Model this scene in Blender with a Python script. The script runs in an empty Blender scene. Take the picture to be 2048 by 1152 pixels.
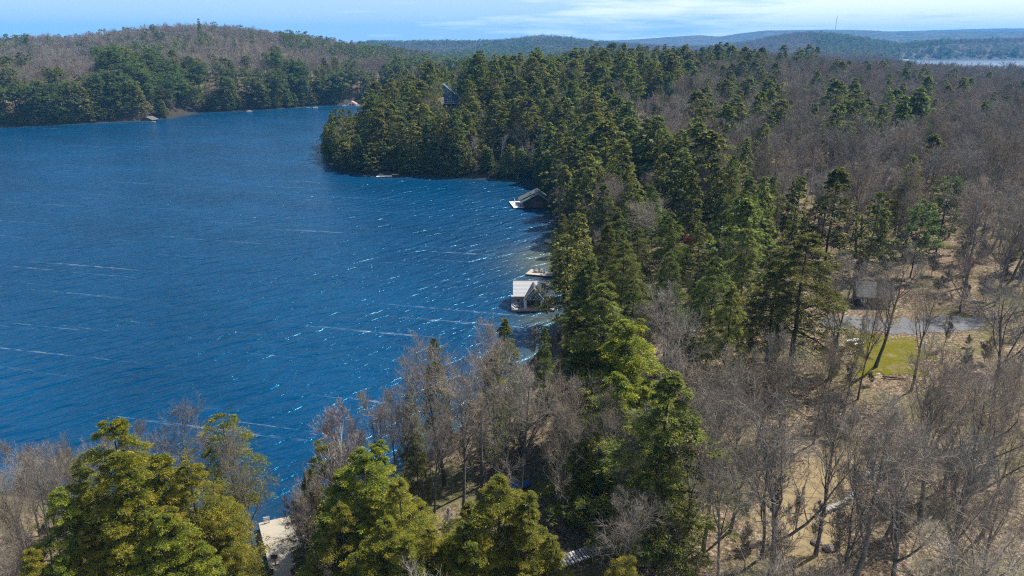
import bpy, math, random
import numpy as np
from mathutils import Vector

scene = bpy.context.scene
COL = scene.collection
R = math.radians
# ------------------------------------------------------------------ camera
CAMZ, PITCH, FPX = 58.0, R(19.4), 1384.0
cam_data = bpy.data.cameras.new('camera')
cam = bpy.data.objects.new('camera', cam_data)
COL.objects.link(cam)
cam.location = (0, 0, CAMZ)
cam.rotation_euler = (R(90) - PITCH, 0, 0)
cam_data.sensor_width = 36.0
cam_data.lens = 36.0 * FPX / 2048.0
cam_data.clip_start = 1.0
cam_data.clip_end = 60000.0
scene.camera = cam
# ------------------------------------------------------------------ light
SUN_EL, SUN_AZ = R(54), R(58)          # azimuth from +Y towards +X
world = bpy.data.worlds.new('World'); scene.world = world; world.use_nodes = True
wn, wl = world.node_tree.nodes, world.node_tree.links
wn.clear()
w_out = wn.new('ShaderNodeOutputWorld'); w_bg = wn.new('ShaderNodeBackground')
sky = wn.new('ShaderNodeTexSky'); sky.sky_type = 'NISHITA'; sky.sun_disc = False
sky.sun_elevation = SUN_EL; sky.sun_rotation = SUN_AZ
sky.air_density = 1.0; sky.dust_density = 0.15; sky.ozone_density = 3.0; sky.altitude = 300
w_bg.inputs['Strength'].default_value = 0.07
tc = wn.new('ShaderNodeTexCoord')
# thin stretched cloud over the right of the sky: noise on direction / height
sep = wn.new('ShaderNodeSeparateXYZ'); wl.new(tc.outputs['Generated'], sep.inputs[0])
def wmath(op, a, b=None, c=None, clamp=False):
    n = wn.new('ShaderNodeMath'); n.operation = op; n.use_clamp = clamp
    for i, v in enumerate((a, b, c)):
        if v is None: continue
        if hasattr(v, 'node'): wl.new(v, n.inputs[i])
        else: n.inputs[i].default_value = v
    return n.outputs[0]
zc = wmath('MAXIMUM', sep.outputs['Z'], 0.0)
zz = wmath('ADD', zc, 0.055)
cx = wmath('DIVIDE', sep.outputs['X'], zz); cy = wmath('DIVIDE', sep.outputs['Y'], zz)
comb = wn.new('ShaderNodeCombineXYZ'); wl.new(cx, comb.inputs[0]); wl.new(cy, comb.inputs[1])
cn = wn.new('ShaderNodeTexNoise'); wl.new(comb.outputs[0], cn.inputs['Vector'])
cn.inputs['Scale'].default_value = 0.55; cn.inputs['Detail'].default_value = 9; cn.inputs['Roughness'].default_value = 0.6
cn2 = wn.new('ShaderNodeTexNoise'); wl.new(comb.outputs[0], cn2.inputs['Vector'])
cn2.inputs['Scale'].default_value = 0.12; cn2.inputs['Detail'].default_value = 3
side = wmath('MULTIPLY_ADD', sep.outputs['X'], 0.85, 0.02)      # more cloud towards +X
veil = wmath('MULTIPLY', wmath('SUBTRACT', 0.30, zc), 0.25)     # whiter near the horizon
dens = wmath('ADD', wmath('ADD', wmath('MULTIPLY', cn.outputs['Fac'], 1.7), wmath('MULTIPLY', cn2.outputs['Fac'], 0.5)), side)
dens = wmath('ADD', dens, veil)
mr = wn.new('ShaderNodeMapRange'); wl.new(dens, mr.inputs[0])
mr.inputs[1].default_value = 1.14; mr.inputs[2].default_value = 1.52; mr.inputs[3].default_value = 0.0; mr.inputs[4].default_value = 0.88
hzf = wmath('POWER', wmath('SUBTRACT', 1.0, zc, clamp=True), 8.0)
hm = wn.new('ShaderNodeMixRGB'); wl.new(wmath('MULTIPLY', hzf, 0.95), hm.inputs[0]); wl.new(sky.outputs[0], hm.inputs[1])
hm.inputs[2].default_value = (6.0, 7.7, 9.3, 1)      # pale blue air low over the horizon
cm = wn.new('ShaderNodeMixRGB'); wl.new(mr.outputs[0], cm.inputs[0]); wl.new(hm.outputs[0], cm.inputs[1])
cm.inputs[2].default_value = (12.5, 12.6, 12.5, 1)
wl.new(cm.outputs[0], w_bg.inputs['Color']); wl.new(w_bg.outputs[0], w_out.inputs['Surface'])
sd_ = bpy.data.lights.new('sun', 'SUN'); sun = bpy.data.objects.new('sun', sd_); COL.objects.link(sun)
sd_.energy = 5.0; sd_.angle = R(0.53); sd_.color = (1.0, 0.955, 0.88)
sv = Vector((math.sin(SUN_AZ) * math.cos(SUN_EL), math.cos(SUN_AZ) * math.cos(SUN_EL), math.sin(SUN_EL)))
sun.rotation_euler = sv.to_track_quat('Z', 'Y').to_euler()
sun.location = (60, -60, 150)
vs = scene.view_settings
vs.view_transform = 'Standard'; vs.look = 'None'; vs.gamma = 1.0; vs.use_curve_mapping = False
vs.exposure = 0.85
scene.render.engine = 'CYCLES'
scene.cycles.max_bounces = 5; scene.cycles.diffuse_bounces = 2; scene.cycles.glossy_bounces = 2
scene.cycles.transmission_bounces = 3; scene.cycles.transparent_max_bounces = 4; scene.cycles.volume_bounces = 0
scene.cycles.caustics_reflective = False; scene.cycles.caustics_refractive = False
scene.cycles.sample_clamp_indirect = 4.0
scene.cycles.sample_clamp_direct = 4.0
scene.cycles.filter_width = 1.2
scene.cycles.use_denoising = False

# ------------------------------------------------------------------ geometry helpers
def W(u, v, z=0.0):
    """photograph pixel (2048x1152) -> point at height z"""
    a, b = (u - 1024.0) / FPX, (576.0 - v) / FPX
    dy = math.cos(PITCH) + b * math.sin(PITCH); dz = -math.sin(PITCH) + b * math.cos(PITCH)
    k = (z - CAMZ) / dz
    return (a * k, dy * k)
def elev(u, v, r):
    """height of a ray through pixel (u,v) at horizontal distance r"""
    a, b = (u - 1024.0) / FPX, (576.0 - v) / FPX
    dy = math.cos(PITCH) + b * math.sin(PITCH); dz = -math.sin(PITCH) + b * math.cos(PITCH)
    return CAMZ + dz / math.hypot(a, dy) * r
def azim(u, v):
    a, b = (u - 1024.0) / FPX, (576.0 - v) / FPX
    return math.atan2(a, math.cos(PITCH) + b * math.sin(PITCH))
def proj(x, y, z):
    x, y, z = np.asarray(x, float), np.asarray(y, float), np.asarray(z, float)
    dz = z - CAMZ
    f = y * math.cos(PITCH) - dz * math.sin(PITCH)
    h = y * math.sin(PITCH) + dz * math.cos(PITCH)
    f = np.where(f < 1, 1, f)
    return 1024 + FPX * x / f, 576 - FPX * h / f

def pix_poly(pts, z=0.0): return [W(u, v, z) for u, v in pts]
LAKE = pix_poly([(-400, 950), (0, 985), (200, 1000), (400, 1040), (490, 1095), (545, 1150), (590, 1185), (655, 1130), (700, 1055), (765, 985),
                 (850, 920), (940, 845), (1020, 770), (1090, 690), (1130, 640), (1122, 560), (1106, 500), (1112, 450), (1102, 425),
                 (1092, 385), (1062, 362), (980, 356), (850, 351), (760, 350), (690, 341), (657, 322), (650, 302)]) + \
       [(-112, 430), (-108, 475), (-98, 520), (-80, 570), (-40, 640), (10, 710), (5, 790)] + \
       pix_poly([(830, 204), (760, 206), (700, 209), (640, 211), (560, 217), (450, 223), (400, 224), (330, 237), (290, 240), (240, 243),
                 (100, 250), (0, 254), (-400, 275)]) + [(-900, 320), (-900, 70)]
LAKE2 = pix_poly([(1785, 119.5), (1850, 118), (2500, 117), (2600, 195), (2150, 180), (2048, 174), (1950, 170), (1860, 160), (1800, 138), (1770, 124)])

def poly_sd(px, py, poly):
    """signed distance, positive inside"""
    px, py = np.asarray(px, float), np.asarray(py, float)
    best = np.full(px.shape, 1e18); inside = np.zeros(px.shape, bool)
    n = len(poly)
    for i in range(n):
        x1, y1 = poly[i]; x2, y2 = poly[(i + 1) % n]
        dx, dy = x2 - x1, y2 - y1
        t = np.clip(((px - x1) * dx + (py - y1) * dy) / (dx * dx + dy * dy + 1e-12), 0, 1)
        best = np.minimum(best, (px - x1 - t * dx) ** 2 + (py - y1 - t * dy) ** 2)
        c = ((y1 > py) != (y2 > py)) & (px < (x2 - x1) * (py - y1) / ((y2 - y1) if y2 != y1 else 1e-12) + x1)
        inside ^= c
    return np.where(inside, 1, -1) * np.sqrt(best)

# value noise (world space)
_rs = np.random.RandomState(7)
_tab = _rs.rand(256, 256)
def vnoise(x, y):
    xi, yi = np.floor(x).astype(int), np.floor(y).astype(int)
    fx, fy = x - xi, y - yi
    fx, fy = fx * fx * (3 - 2 * fx), fy * fy * (3 - 2 * fy)
    a = _tab[xi & 255, yi & 255]; b = _tab[(xi + 1) & 255, yi & 255]
    c = _tab[xi & 255, (yi + 1) & 255]; d = _tab[(xi + 1) & 255, (yi + 1) & 255]
    return (a * (1 - fx) + b * fx) * (1 - fy) + (c * (1 - fx) + d * fx) * fy * 1.0
def fbm(x, y, o=4):
    s, a, t = 0, 1.0, 0
    for _ in range(o):
        s = s + a * (vnoise(x, y) - .5); t += a; x, y, a = x * 2.03 + 17, y * 2.03 + 31, a * .5
    return s / t

# ridges: (distance, near width, far width, tree height, [(u, v of the treetop skyline)])
RIDGES = [
 (470, 92, 110, 25, [(640, 330), (700, 235), (740, 185), (780, 140), (830, 120), (870, 114), (950, 104), (1000, 106), (1100, 108), (1200, 108), (1300, 113),
                (1400, 130), (1500, 155), (1600, 185), (1700, 215), (1900, 250)]),
 (760, 250, 260, 21, [(900, 112), (1000, 100), (1100, 99), (1200, 97), (1300, 97), (1450, 95), (1550, 101), (1650, 111), (1750, 122), (1800, 130), (1850, 136),
                 (1950, 147), (2048, 156), (2200, 166), (2400, 176)]),
 (1350, 470, 500, 16, [(-600, 90), (-200, 82), (0, 77), (80, 73), (150, 76), (180, 70), (250, 61), (330, 52), (400, 51), (480, 56), (560, 67), (640, 77), (700, 89),
                  (780, 98), (860, 112), (950, 140)]),
 (3900, 800, 900, 20, [(560, 98), (650, 92), (700, 88), (740, 81), (790, 83), (850, 81), (950, 81), (1020, 78), (1050, 73), (1090, 70), (1130, 73), (1180, 80),
                  (1250, 86), (1350, 92), (1440, 90), (1500, 81), (1560, 69), (1620, 63), (1680, 67), (1750, 78), (1800, 87), (1850, 82), (1900, 79),
                  (2048, 74), (2300, 70)]),
 (8000, 1300, 1500, 16, [(500, 92), (600, 88), (700, 84), (900, 86), (1180, 79), (1250, 77), (1340, 71), (1400, 67), (1440, 70), (1480, 64), (1530, 58), (1590, 57),
                   (1650, 56), (1720, 57), (1760, 58), (1790, 63), (1820, 60), (1850, 62), (1900, 60), (1960, 59), (2060, 60), (2400, 62)]),
 (11500, 1600, 1500, 16, [(500, 92), (650, 86), (800, 85), (1100, 82), (1250, 78), (1330, 73), (1420, 72), (1600, 62), (1800, 60), (1900, 57), (1960, 55),
                    (2010, 54), (2100, 54), (2400, 58)]),
]
_RT = []
for rk, wn_, wf_, th, pts in RIDGES:
    az = np.array([azim(u, v) for u, v in pts]); hh = np.array([max(elev(u, v, rk) - th, 1.0) for u, v in pts])
    _RT.append((rk, wn_, wf_, az, hh))

def terrain(x, y):
    x, y = np.asarray(x, float), np.asarray(y, float)
    r = np.hypot(x, y); az = np.arctan2(x, np.maximum(y, 1e-3))
    sd1 = -poly_sd(x, y, LAKE); sd2 = -poly_sd(x, y, LAKE2)
    base = 8.0 + 5.0 * np.clip((x - 10) / 120, 0, 1) + 3 * fbm(x / 90, y / 90, 3)
    z = base
    for k, (rk, wn2, wf2, a, h) in enumerate(_RT):
        hz = np.interp(az, a, h)
        if k == 0: hz = hz * np.clip((az - a[0]) / .03, 0, 1)
        w = np.where(r < rk, wn2, wf2)
        g = np.exp(-((r - rk) / w) ** 2)
        zz_ = hz * g
        z = np.maximum(z, zz_) + .15 * np.minimum(z, zz_) * (1 - g)
    z = z + np.clip(r / 1200, 0.12, 1) * 7 * fbm(x / 160 + 5, y / 160, 4) * (r > 130) * np.clip((r - 130) / 200, 0, 1) * np.where(r > 6000, .5, 1)
    z = z + 0.5 * fbm(x / 14, y / 14, 3)
    L = 13 + 14 * np.clip((r - 150) / 500, 0, 1)
    land = np.minimum(sd1, sd2)
    up = .35 + np.maximum(z, 1) * (1 - np.exp(-np.maximum(land, 0) / L))
    dn = -np.minimum(4.0, .3 * np.maximum(-land, 0) + .02)
    return np.where(land > 0, np.minimum(up, .1 + land * .55), dn), land
def tz(x, y): return float(terrain(np.array([x]), np.array([y]))[0][0])

def mesh_np(name, V, F, mats=(), mat_idx=None, smooth=False):
    """F: (n,3) or (n,4) array, or list of arrays"""
    me = bpy.data.meshes.new(name)
    V = np.asarray(V, np.float32)
    Fs = F if isinstance(F, list) else [F]
    Fs = [np.asarray(f, np.int32) for f in Fs if len(f)]
    nl = sum(f.size for f in Fs); nf = sum(len(f) for f in Fs)
    me.vertices.add(len(V)); me.vertices.foreach_set('co', V.ravel())
    me.loops.add(nl); me.loops.foreach_set('vertex_index', np.concatenate([f.ravel() for f in Fs]))
    tot = np.concatenate([np.full(len(f), f.shape[1], np.int32) for f in Fs])
    st = np.concatenate([[0], np.cumsum(tot)[:-1]]).astype(np.int32)
    me.polygons.add(nf); me.polygons.foreach_set('loop_start', st); me.polygons.foreach_set('loop_total', tot)
    for m in mats: me.materials.append(m)
    if mat_idx is not None: me.polygons.foreach_set('material_index', np.asarray(mat_idx, np.int32))
    if smooth: me.polygons.foreach_set('use_smooth', np.ones(nf, bool))
    me.update(calc_edges=True)
    return me
def fattr(me, name, vals, dom='FACE'):
    a = me.attributes.new(name, 'FLOAT', dom); a.data.foreach_set('value', np.asarray(vals, np.float32))

def tag(o, label=None, cat=None, group=None, kind=None):
    if label: o['label'] = label
    if cat: o['category'] = cat
    if group: o['group'] = group
    if kind: o['kind'] = kind
    return o
def obj(name, me, parent=None, loc=None, rotz=None):
    o = bpy.data.objects.new(name, me); COL.objects.link(o)
    if parent: o.parent = parent
    if loc is not None: o.location = loc
    if rotz is not None: o.rotation_euler = (0, 0, rotz)
    return o
def empty(name, loc, rotz=0.0):
    o = bpy.data.objects.new(name, None); COL.objects.link(o)
    o.empty_display_size = 0.3; o.location = loc; o.rotation_euler = (0, 0, rotz)
    return o

# ------------------------------------------------------------------ materials
def new_mat(name):
    m = bpy.data.materials.new(name); m.use_nodes = True
    nt = m.node_tree; nt.nodes.clear()
    return m, nt.nodes, nt.links
def N(nodes, links, typ, **kw):
    n = nodes.new(typ)
    for k, v in kw.items():
        if k.startswith('i_'):
            key = k[2:].replace('_', ' ')
            key = int(key) if key.isdigit() else key
            if hasattr(v, 'is_output'): links.new(v, n.inputs[key])
            else: n.inputs[key].default_value = v
        else: setattr(n, k, v)
    return n
def ramp(nodes, links, fac, stops):
    n = nodes.new('ShaderNodeValToRGB'); links.new(fac, n.inputs[0])
    e = n.color_ramp.elements
    while len(e) > 1: e.remove(e[0])
    e[0].position = stops[0][0]; e[0].color = (*stops[0][1], 1)
    for p, c in stops[1:]:
        x = e.new(p); x.color = (*c, 1)
    return n.outputs[0]
def simple(name, col, rough=0.8, noise=0.25, scale=3.0, metal=0.0, spec=0.3, stretch=(1, 1, 1), bump=0.0):
    m, n, l = new_mat(name)
    out = N(n, l, 'ShaderNodeOutputMaterial'); b = N(n, l, 'ShaderNodeBsdfPrincipled')
    t = N(n, l, 'ShaderNodeTexCoord'); mp = N(n, l, 'ShaderNodeMapping'); l.new(t.outputs['Object'], mp.inputs[0])
    mp.inputs['Scale'].default_value = stretch
    no = N(n, l, 'ShaderNodeTexNoise', i_Scale=scale, i_Detail=5.0, i_Roughness=.65); l.new(mp.outputs[0], no.inputs['Vector'])
    c = ramp(n, l, no.outputs['Fac'], [(.25, tuple(x * (1 - noise) for x in col)), (.75, tuple(min(1, x * (1 + noise)) for x in col))])
    l.new(c, b.inputs['Base Color']); b.inputs['Roughness'].default_value = rough; b.inputs['Metallic'].default_value = metal
    b.inputs['Specular IOR Level'].default_value = spec
    if bump:
        bp = N(n, l, 'ShaderNodeBump', i_Strength=bump, i_Distance=.05); l.new(no.outputs['Fac'], bp.inputs['Height']); l.new(bp.outputs[0], b.inputs['Normal'])
    l.new(b.outputs[0], out.inputs[0])
    return m
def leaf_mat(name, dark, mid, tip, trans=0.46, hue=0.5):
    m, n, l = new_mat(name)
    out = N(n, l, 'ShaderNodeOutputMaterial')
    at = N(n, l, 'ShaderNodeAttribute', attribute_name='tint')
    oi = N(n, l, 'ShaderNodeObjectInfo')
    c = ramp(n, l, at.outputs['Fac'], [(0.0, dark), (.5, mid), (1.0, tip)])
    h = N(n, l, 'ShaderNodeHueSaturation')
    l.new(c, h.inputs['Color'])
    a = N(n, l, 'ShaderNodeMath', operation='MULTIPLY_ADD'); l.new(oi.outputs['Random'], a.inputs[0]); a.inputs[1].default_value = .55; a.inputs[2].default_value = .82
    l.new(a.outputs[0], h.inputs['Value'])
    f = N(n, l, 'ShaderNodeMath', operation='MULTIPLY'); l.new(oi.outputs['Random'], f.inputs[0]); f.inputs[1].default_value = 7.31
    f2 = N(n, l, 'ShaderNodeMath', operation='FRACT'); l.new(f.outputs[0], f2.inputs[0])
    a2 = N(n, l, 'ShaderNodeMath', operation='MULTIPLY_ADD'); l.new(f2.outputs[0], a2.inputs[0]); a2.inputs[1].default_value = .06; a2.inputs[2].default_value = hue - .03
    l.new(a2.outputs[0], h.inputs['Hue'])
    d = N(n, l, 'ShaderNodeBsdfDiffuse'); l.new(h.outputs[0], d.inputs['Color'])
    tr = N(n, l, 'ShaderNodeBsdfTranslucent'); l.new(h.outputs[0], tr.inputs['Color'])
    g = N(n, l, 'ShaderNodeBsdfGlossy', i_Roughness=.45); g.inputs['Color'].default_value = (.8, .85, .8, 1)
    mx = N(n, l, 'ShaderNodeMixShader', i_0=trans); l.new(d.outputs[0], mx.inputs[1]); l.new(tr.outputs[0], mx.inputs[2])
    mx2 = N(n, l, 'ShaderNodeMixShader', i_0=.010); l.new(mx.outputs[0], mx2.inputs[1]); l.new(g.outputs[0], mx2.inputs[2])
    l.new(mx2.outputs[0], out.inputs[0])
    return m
def bark_mat(name, c1, c2, var=.6, scale=2.0, lo=.7):
    m, n, l = new_mat(name)
    out = N(n, l, 'ShaderNodeOutputMaterial')
    t = N(n, l, 'ShaderNodeTexCoord'); no = N(n, l, 'ShaderNodeTexNoise', i_Scale=scale, i_Detail=4.0); l.new(t.outputs['Object'], no.inputs['Vector'])
    c = ramp(n, l, no.outputs['Fac'], [(.35, c1), (.65, c2)])
    oi = N(n, l, 'ShaderNodeObjectInfo'); h = N(n, l, 'ShaderNodeHueSaturation'); l.new(c, h.inputs['Color'])
    a = N(n, l, 'ShaderNodeMath', operation='MULTIPLY_ADD'); l.new(oi.outputs['Random'], a.inputs[0]); a.inputs[1].default_value = var; a.inputs[2].default_value = lo
    l.new(a.outputs[0], h.inputs['Value'])
    f = N(n, l, 'ShaderNodeMath', operation='MULTIPLY'); l.new(oi.outputs['Random'], f.inputs[0]); f.inputs[1].default_value = 5.17
    f2 = N(n, l, 'ShaderNodeMath', operation='FRACT'); l.new(f.outputs[0], f2.inputs[0])
    a2 = N(n, l, 'ShaderNodeMath', operation='MULTIPLY_ADD'); l.new(f2.outputs[0], a2.inputs[0]); a2.inputs[1].default_value = .6; a2.inputs[2].default_value = .5
    l.new(a2.outputs[0], h.inputs['Saturation'])
    d = N(n, l, 'ShaderNodeBsdfDiffuse'); l.new(h.outputs[0], d.inputs['Color'])
    l.new(d.outputs[0], out.inputs[0])
    return m
M = {}
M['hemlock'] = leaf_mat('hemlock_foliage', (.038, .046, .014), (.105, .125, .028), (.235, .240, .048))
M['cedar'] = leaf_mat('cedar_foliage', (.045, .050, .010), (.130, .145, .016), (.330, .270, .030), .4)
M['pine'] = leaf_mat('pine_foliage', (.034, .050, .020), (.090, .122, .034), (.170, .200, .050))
M['bark'] = bark_mat('grey_bark', (.085, .070, .060), (.17, .145, .125))
M['conifer_bark'] = bark_mat('dark_bark', (.045, .036, .030), (.09, .07, .058), .3)
M['twig'] = bark_mat('bare_twigs', (.178, .142, .108), (.275, .228, .176), .55)
M['red_twig'] = bark_mat('red_budded_twigs', (.26, .085, .075), (.34, .13, .10), .3)
M['birch_bark'] = bark_mat('birch_bark', (.50, .47, .44), (.70, .67, .63), .2, 1.2, .85)
M['birch_twig'] = bark_mat('birch_twigs', (.24, .19, .18), (.38, .32, .30), .3)

# ground
def ground_material():
    m, n, l = new_mat('forest_floor')
    out = N(n, l, 'ShaderNodeOutputMaterial'); b = N(n, l, 'ShaderNodeBsdfDiffuse')
    t = N(n, l, 'ShaderNodeTexCoord')
    n1 = N(n, l, 'ShaderNodeTexNoise', i_Scale=2.2, i_Detail=9.0, i_Roughness=.82); l.new(t.outputs['Object'], n1.inputs['Vector'])
    n2 = N(n, l, 'ShaderNodeTexNoise', i_Scale=.09, i_Detail=5.0); l.new(t.outputs['Object'], n2.inputs['Vector'])
    litter = ramp(n, l, n1.outputs['Fac'], [(.36, (.028, .021, .015)), (.46, (.095, .070, .046)), (.54, (.20, .150, .10)), (.63, (.44, .36, .27))])
    moss = ramp(n, l, n1.outputs['Fac'], [(.3, (.040, .042, .018)), (.7, (.20, .18, .085))])
    mix = N(n, l, 'ShaderNodeMixRGB'); 
    mk = N(n, l, 'ShaderNodeMapRange'); l.new(n2.outputs['Fac'], mk.inputs[0]); mk.inputs[1].default_value = .48; mk.inputs[2].default_value = .66
    l.new(mk.outputs[0], mix.inputs[0]); l.new(litter, mix.inputs[1]); l.new(moss, mix.inputs[2])
    # far canopy colour, beyond where single trees stand
    n3 = N(n, l, 'ShaderNodeTexNoise', i_Scale=.006, i_Detail=6.0, i_Roughness=.6); l.new(t.outputs['Object'], n3.inputs['Vector'])
    n4 = N(n, l, 'ShaderNodeTexNoise', i_Scale=.05, i_Detail=4.0); l.new(t.outputs['Object'], n4.inputs['Vector'])
    can = ramp(n, l, n3.outputs['Fac'], [(.44, (.115, .095, .085)), (.52, (.05, .062, .04)), (.62, (.12, .10, .09))])
    hs = N(n, l, 'ShaderNodeMixRGB', blend_type='MULTIPLY', i_0=.8); l.new(can, hs.inputs[1])
    l.new(ramp(n, l, n4.outputs['Fac'], [(.35, (.45, .45, .45)), (.65, (1.2, 1.2, 1.2))]), hs.inputs[2])
    at = N(n, l, 'ShaderNodeAttribute', attribute_name='canopy')
    mx = N(n, l, 'ShaderNodeMixRGB'); l.new(at.outputs['Fac'], mx.inputs[0]); l.new(mix.outputs[0], mx.inputs[1]); l.new(hs.outputs[0], mx.inputs[2])
    # dark rock and needle duff, in a wider band on far shores
    at2 = N(n, l, 'ShaderNodeAttribute', attribute_name='shore')
    rock = ramp(n, l, n1.outputs['Fac'], [(.3, (.014, .013, .011)), (.7, (.065, .056, .045))])
    mx2 = N(n, l, 'ShaderNodeMixRGB'); l.new(at2.outputs['Fac'], mx2.inputs[0]); l.new(mx.outputs[0], mx2.inputs[1]); l.new(rock, mx2.inputs[2])
    l.new(mx2.outputs[0], b.inputs['Color'])
    bp = N(n, l, 'ShaderNodeBump', i_Strength=.7, i_Distance=.25); l.new(n1.outputs['Fac'], bp.inputs['Height']); l.new(bp.outputs[0], b.inputs['Normal'])
    l.new(b.outputs[0], out.inputs[0])
    return m
M['ground'] = ground_material()

def polar_grid(r0, r1, ratio, a0, a1, da):
    rs = [r0]
    while rs[-1] < r1: rs.append(rs[-1] * ratio)
    az = np.arange(a0, a1 + 1e-9, da)
    rr, aa = np.meshgrid(np.array(rs), az, indexing='ij')
    x, y = rr * np.sin(aa), rr * np.cos(aa)
    nr, na = rr.shape
    i = np.arange(nr * na).reshape(nr, na)
    F = np.stack([i[:-1, :-1].ravel(), i[:-1, 1:].ravel(), i[1:, 1:].ravel(), i[1:, :-1].ravel()], 1)[:, ::-1]
    return x.ravel(), y.ravel(), F
gx, gy, GF = polar_grid(22, 14500, 1.016, R(-47), R(47), R(.24))
gz, gland = terrain(gx, gy)
gr = np.hypot(gx, gy)
me = mesh_np('ground', np.stack([gx, gy, gz], 1), GF, [M['ground']], smooth=True)
fattr(me, 'canopy', np.clip((gr - 900) / 900, 0, 1), 'POINT')
fattr(me, 'shore', np.clip(1.5 - np.abs(gland) / np.where(gr > 260, 13.0, 2.5), 0, 1) * (gr < 2000), 'POINT')
tag(obj('ground', me), kind='structure')

# ------------------------------------------------------------------ water
def water_material(name='lake_water', dist=1.4, tint=(.07, .66, 1.0)):
    m, n, l = new_mat(name)
    out = N(n, l, 'ShaderNodeOutputMaterial'); b = N(n, l, 'ShaderNodeBsdfPrincipled')
    t = N(n, l, 'ShaderNodeTexCoord')
    def mapped(rot, sc):
        mp = N(n, l, 'ShaderNodeMapping'); mp.vector_type = 'TEXTURE'; l.new(t.outputs['Object'], mp.inputs[0])
        mp.inputs['Rotation'].default_value = (0, 0, R(rot)); mp.inputs['Scale'].default_value = sc
        return mp.outputs[0]
    w1 = N(n, l, 'ShaderNodeTexNoise', i_Scale=1.0, i_Detail=3.0, i_Roughness=.5, i_Distortion=.3); l.new(mapped(-48, (2.6, 9, 1)), w1.inputs['Vector'])
    w2 = N(n, l, 'ShaderNodeTexNoise', i_Scale=1.0, i_Detail=4.0, i_Roughness=.62); l.new(mapped(-35, (.75, 1.7, 1)), w2.inputs['Vector'])
    w3 = N(n, l, 'ShaderNodeTexNoise', i_Scale=1.0, i_Detail=2.0); l.new(mapped(-25, (60, 35, 1)), w3.inputs['Vector'])
    h = N(n, l, 'ShaderNodeMath', operation='MULTIPLY_ADD'); l.new(w2.outputs['Fac'], h.inputs[0]); h.inputs[1].default_value = .15
    l.new(w1.outputs['Fac'], h.inputs[2])
    bp = N(n, l, 'ShaderNodeBump', i_Strength=1.0, i_Distance=dist); l.new(h.outputs[0], bp.inputs['Height'])
    l.new(bp.outputs[0], b.inputs['Normal'])
    at = N(n, l, 'ShaderNodeAttribute', attribute_name='shallow')
    deep = ramp(n, l, w3.outputs['Fac'], [(.3, (.000, .026, .070)), (.7, (.000, .041, .108))])
    c = N(n, l, 'ShaderNodeMixRGB'); l.new(at.outputs['Fac'], c.inputs[0]); l.new(deep, c.inputs[1]); c.inputs[2].default_value = (.075, .085, .060, 1)
    # foam streaks along the wind
    f1 = N(n, l, 'ShaderNodeTexNoise', i_Scale=1.0, i_Detail=7.0, i_Roughness=.62, i_Distortion=.35); l.new(mapped(-13, (95, 1.8, 1)), f1.inputs['Vector'])
    f2 = N(n, l, 'ShaderNodeTexNoise', i_Scale=1.0, i_Detail=5.0, i_Roughness=.7); l.new(mapped(-13, (3.0, .6, 1)), f2.inputs['Vector'])
    r1 = N(n, l, 'ShaderNodeMapRange'); l.new(f1.outputs['Fac'], r1.inputs[0]); r1.inputs[1].default_value = .615; r1.inputs[2].default_value = .72
    r2 = N(n, l, 'ShaderNodeMapRange'); l.new(f2.outputs['Fac'], r2.inputs[0]); r2.inputs[1].default_value = .46; r2.inputs[2].default_value = .60
    fm = N(n, l, 'ShaderNodeMath', operation='MULTIPLY'); l.new(r1.outputs[0], fm.inputs[0]); l.new(r2.outputs[0], fm.inputs[1])
    # small whitecaps on the crests
    f3 = N(n, l, 'ShaderNodeTexNoise', i_Scale=1.0, i_Detail=4.0, i_Roughness=.7); l.new(mapped(-48, (.5, 1.5, 1)), f3.inputs['Vector'])
    r3 = N(n, l, 'ShaderNodeMapRange'); l.new(f3.outputs['Fac'], r3.inputs[0]); r3.inputs[1].default_value = .735; r3.inputs[2].default_value = .79
    fa = N(n, l, 'ShaderNodeMath', operation='ADD', use_clamp=True); l.new(fm.outputs[0], fa.inputs[0]); l.new(r3.outputs[0], fa.inputs[1])
    fs = N(n, l, 'ShaderNodeMath', operation='MULTIPLY'); l.new(fa.outputs[0], fs.inputs[0]); fs.inputs[1].default_value = .34
    c2 = N(n, l, 'ShaderNodeMixRGB'); l.new(fs.outputs[0], c2.inputs[0]); l.new(c.outputs[0], c2.inputs[1]); c2.inputs[2].default_value = (.62, .68, .72, 1)
    l.new(c2.outputs[0], b.inputs['Base Color'])
    b.inputs['IOR'].default_value = 1.40; b.inputs['Specular Tint'].default_value = (*tint, 1)
    rg = N(n, l, 'ShaderNodeMapRange'); l.new(fs.outputs[0], rg.inputs[0]); rg.inputs[3].default_value = .21; rg.inputs[4].default_value = .6
    l.new(rg.outputs[0], b.inputs['Roughness'])
    l.new(b.outputs[0], out.inputs[0])
    return m
M['water'] = water_material()
M['far_water'] = water_material('far_lake_surface', .10, (1, 1, 1))
wx, wy, WF = polar_grid(30, 1050, 1.02, R(-47), R(35), R(.4))
_, wland = terrain(wx, wy)
me = mesh_np('lake_water', np.stack([wx, wy, np.zeros_like(wx)], 1), WF, [M['water']], smooth=True)
shal = np.exp(-np.maximum(-wland, 0) / 3.0)
rock_patch = np.exp(-(((wx - W(1095, 520)[0]) / 11) ** 2 + ((wy - W(1095, 520)[1]) / 16) ** 2)) * .9 + np.exp(-(((wx - W(1075, 640)[0]) / 6) ** 2 + ((wy - W(1075, 640)[1]) / 5) ** 2)) * .6
fattr(me, 'shallow', np.clip(shal * .8 + rock_patch, 0, 1), 'POINT')
tag(obj('lake_water', me), kind='structure')
wx, wy, WF = polar_grid(900, 3900, 1.06, R(18), R(47), R(1))
me = mesh_np('far_lake_water', np.stack([wx, wy, np.zeros_like(wx) + .01], 1), WF, [M['far_water']], smooth=True)
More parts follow.
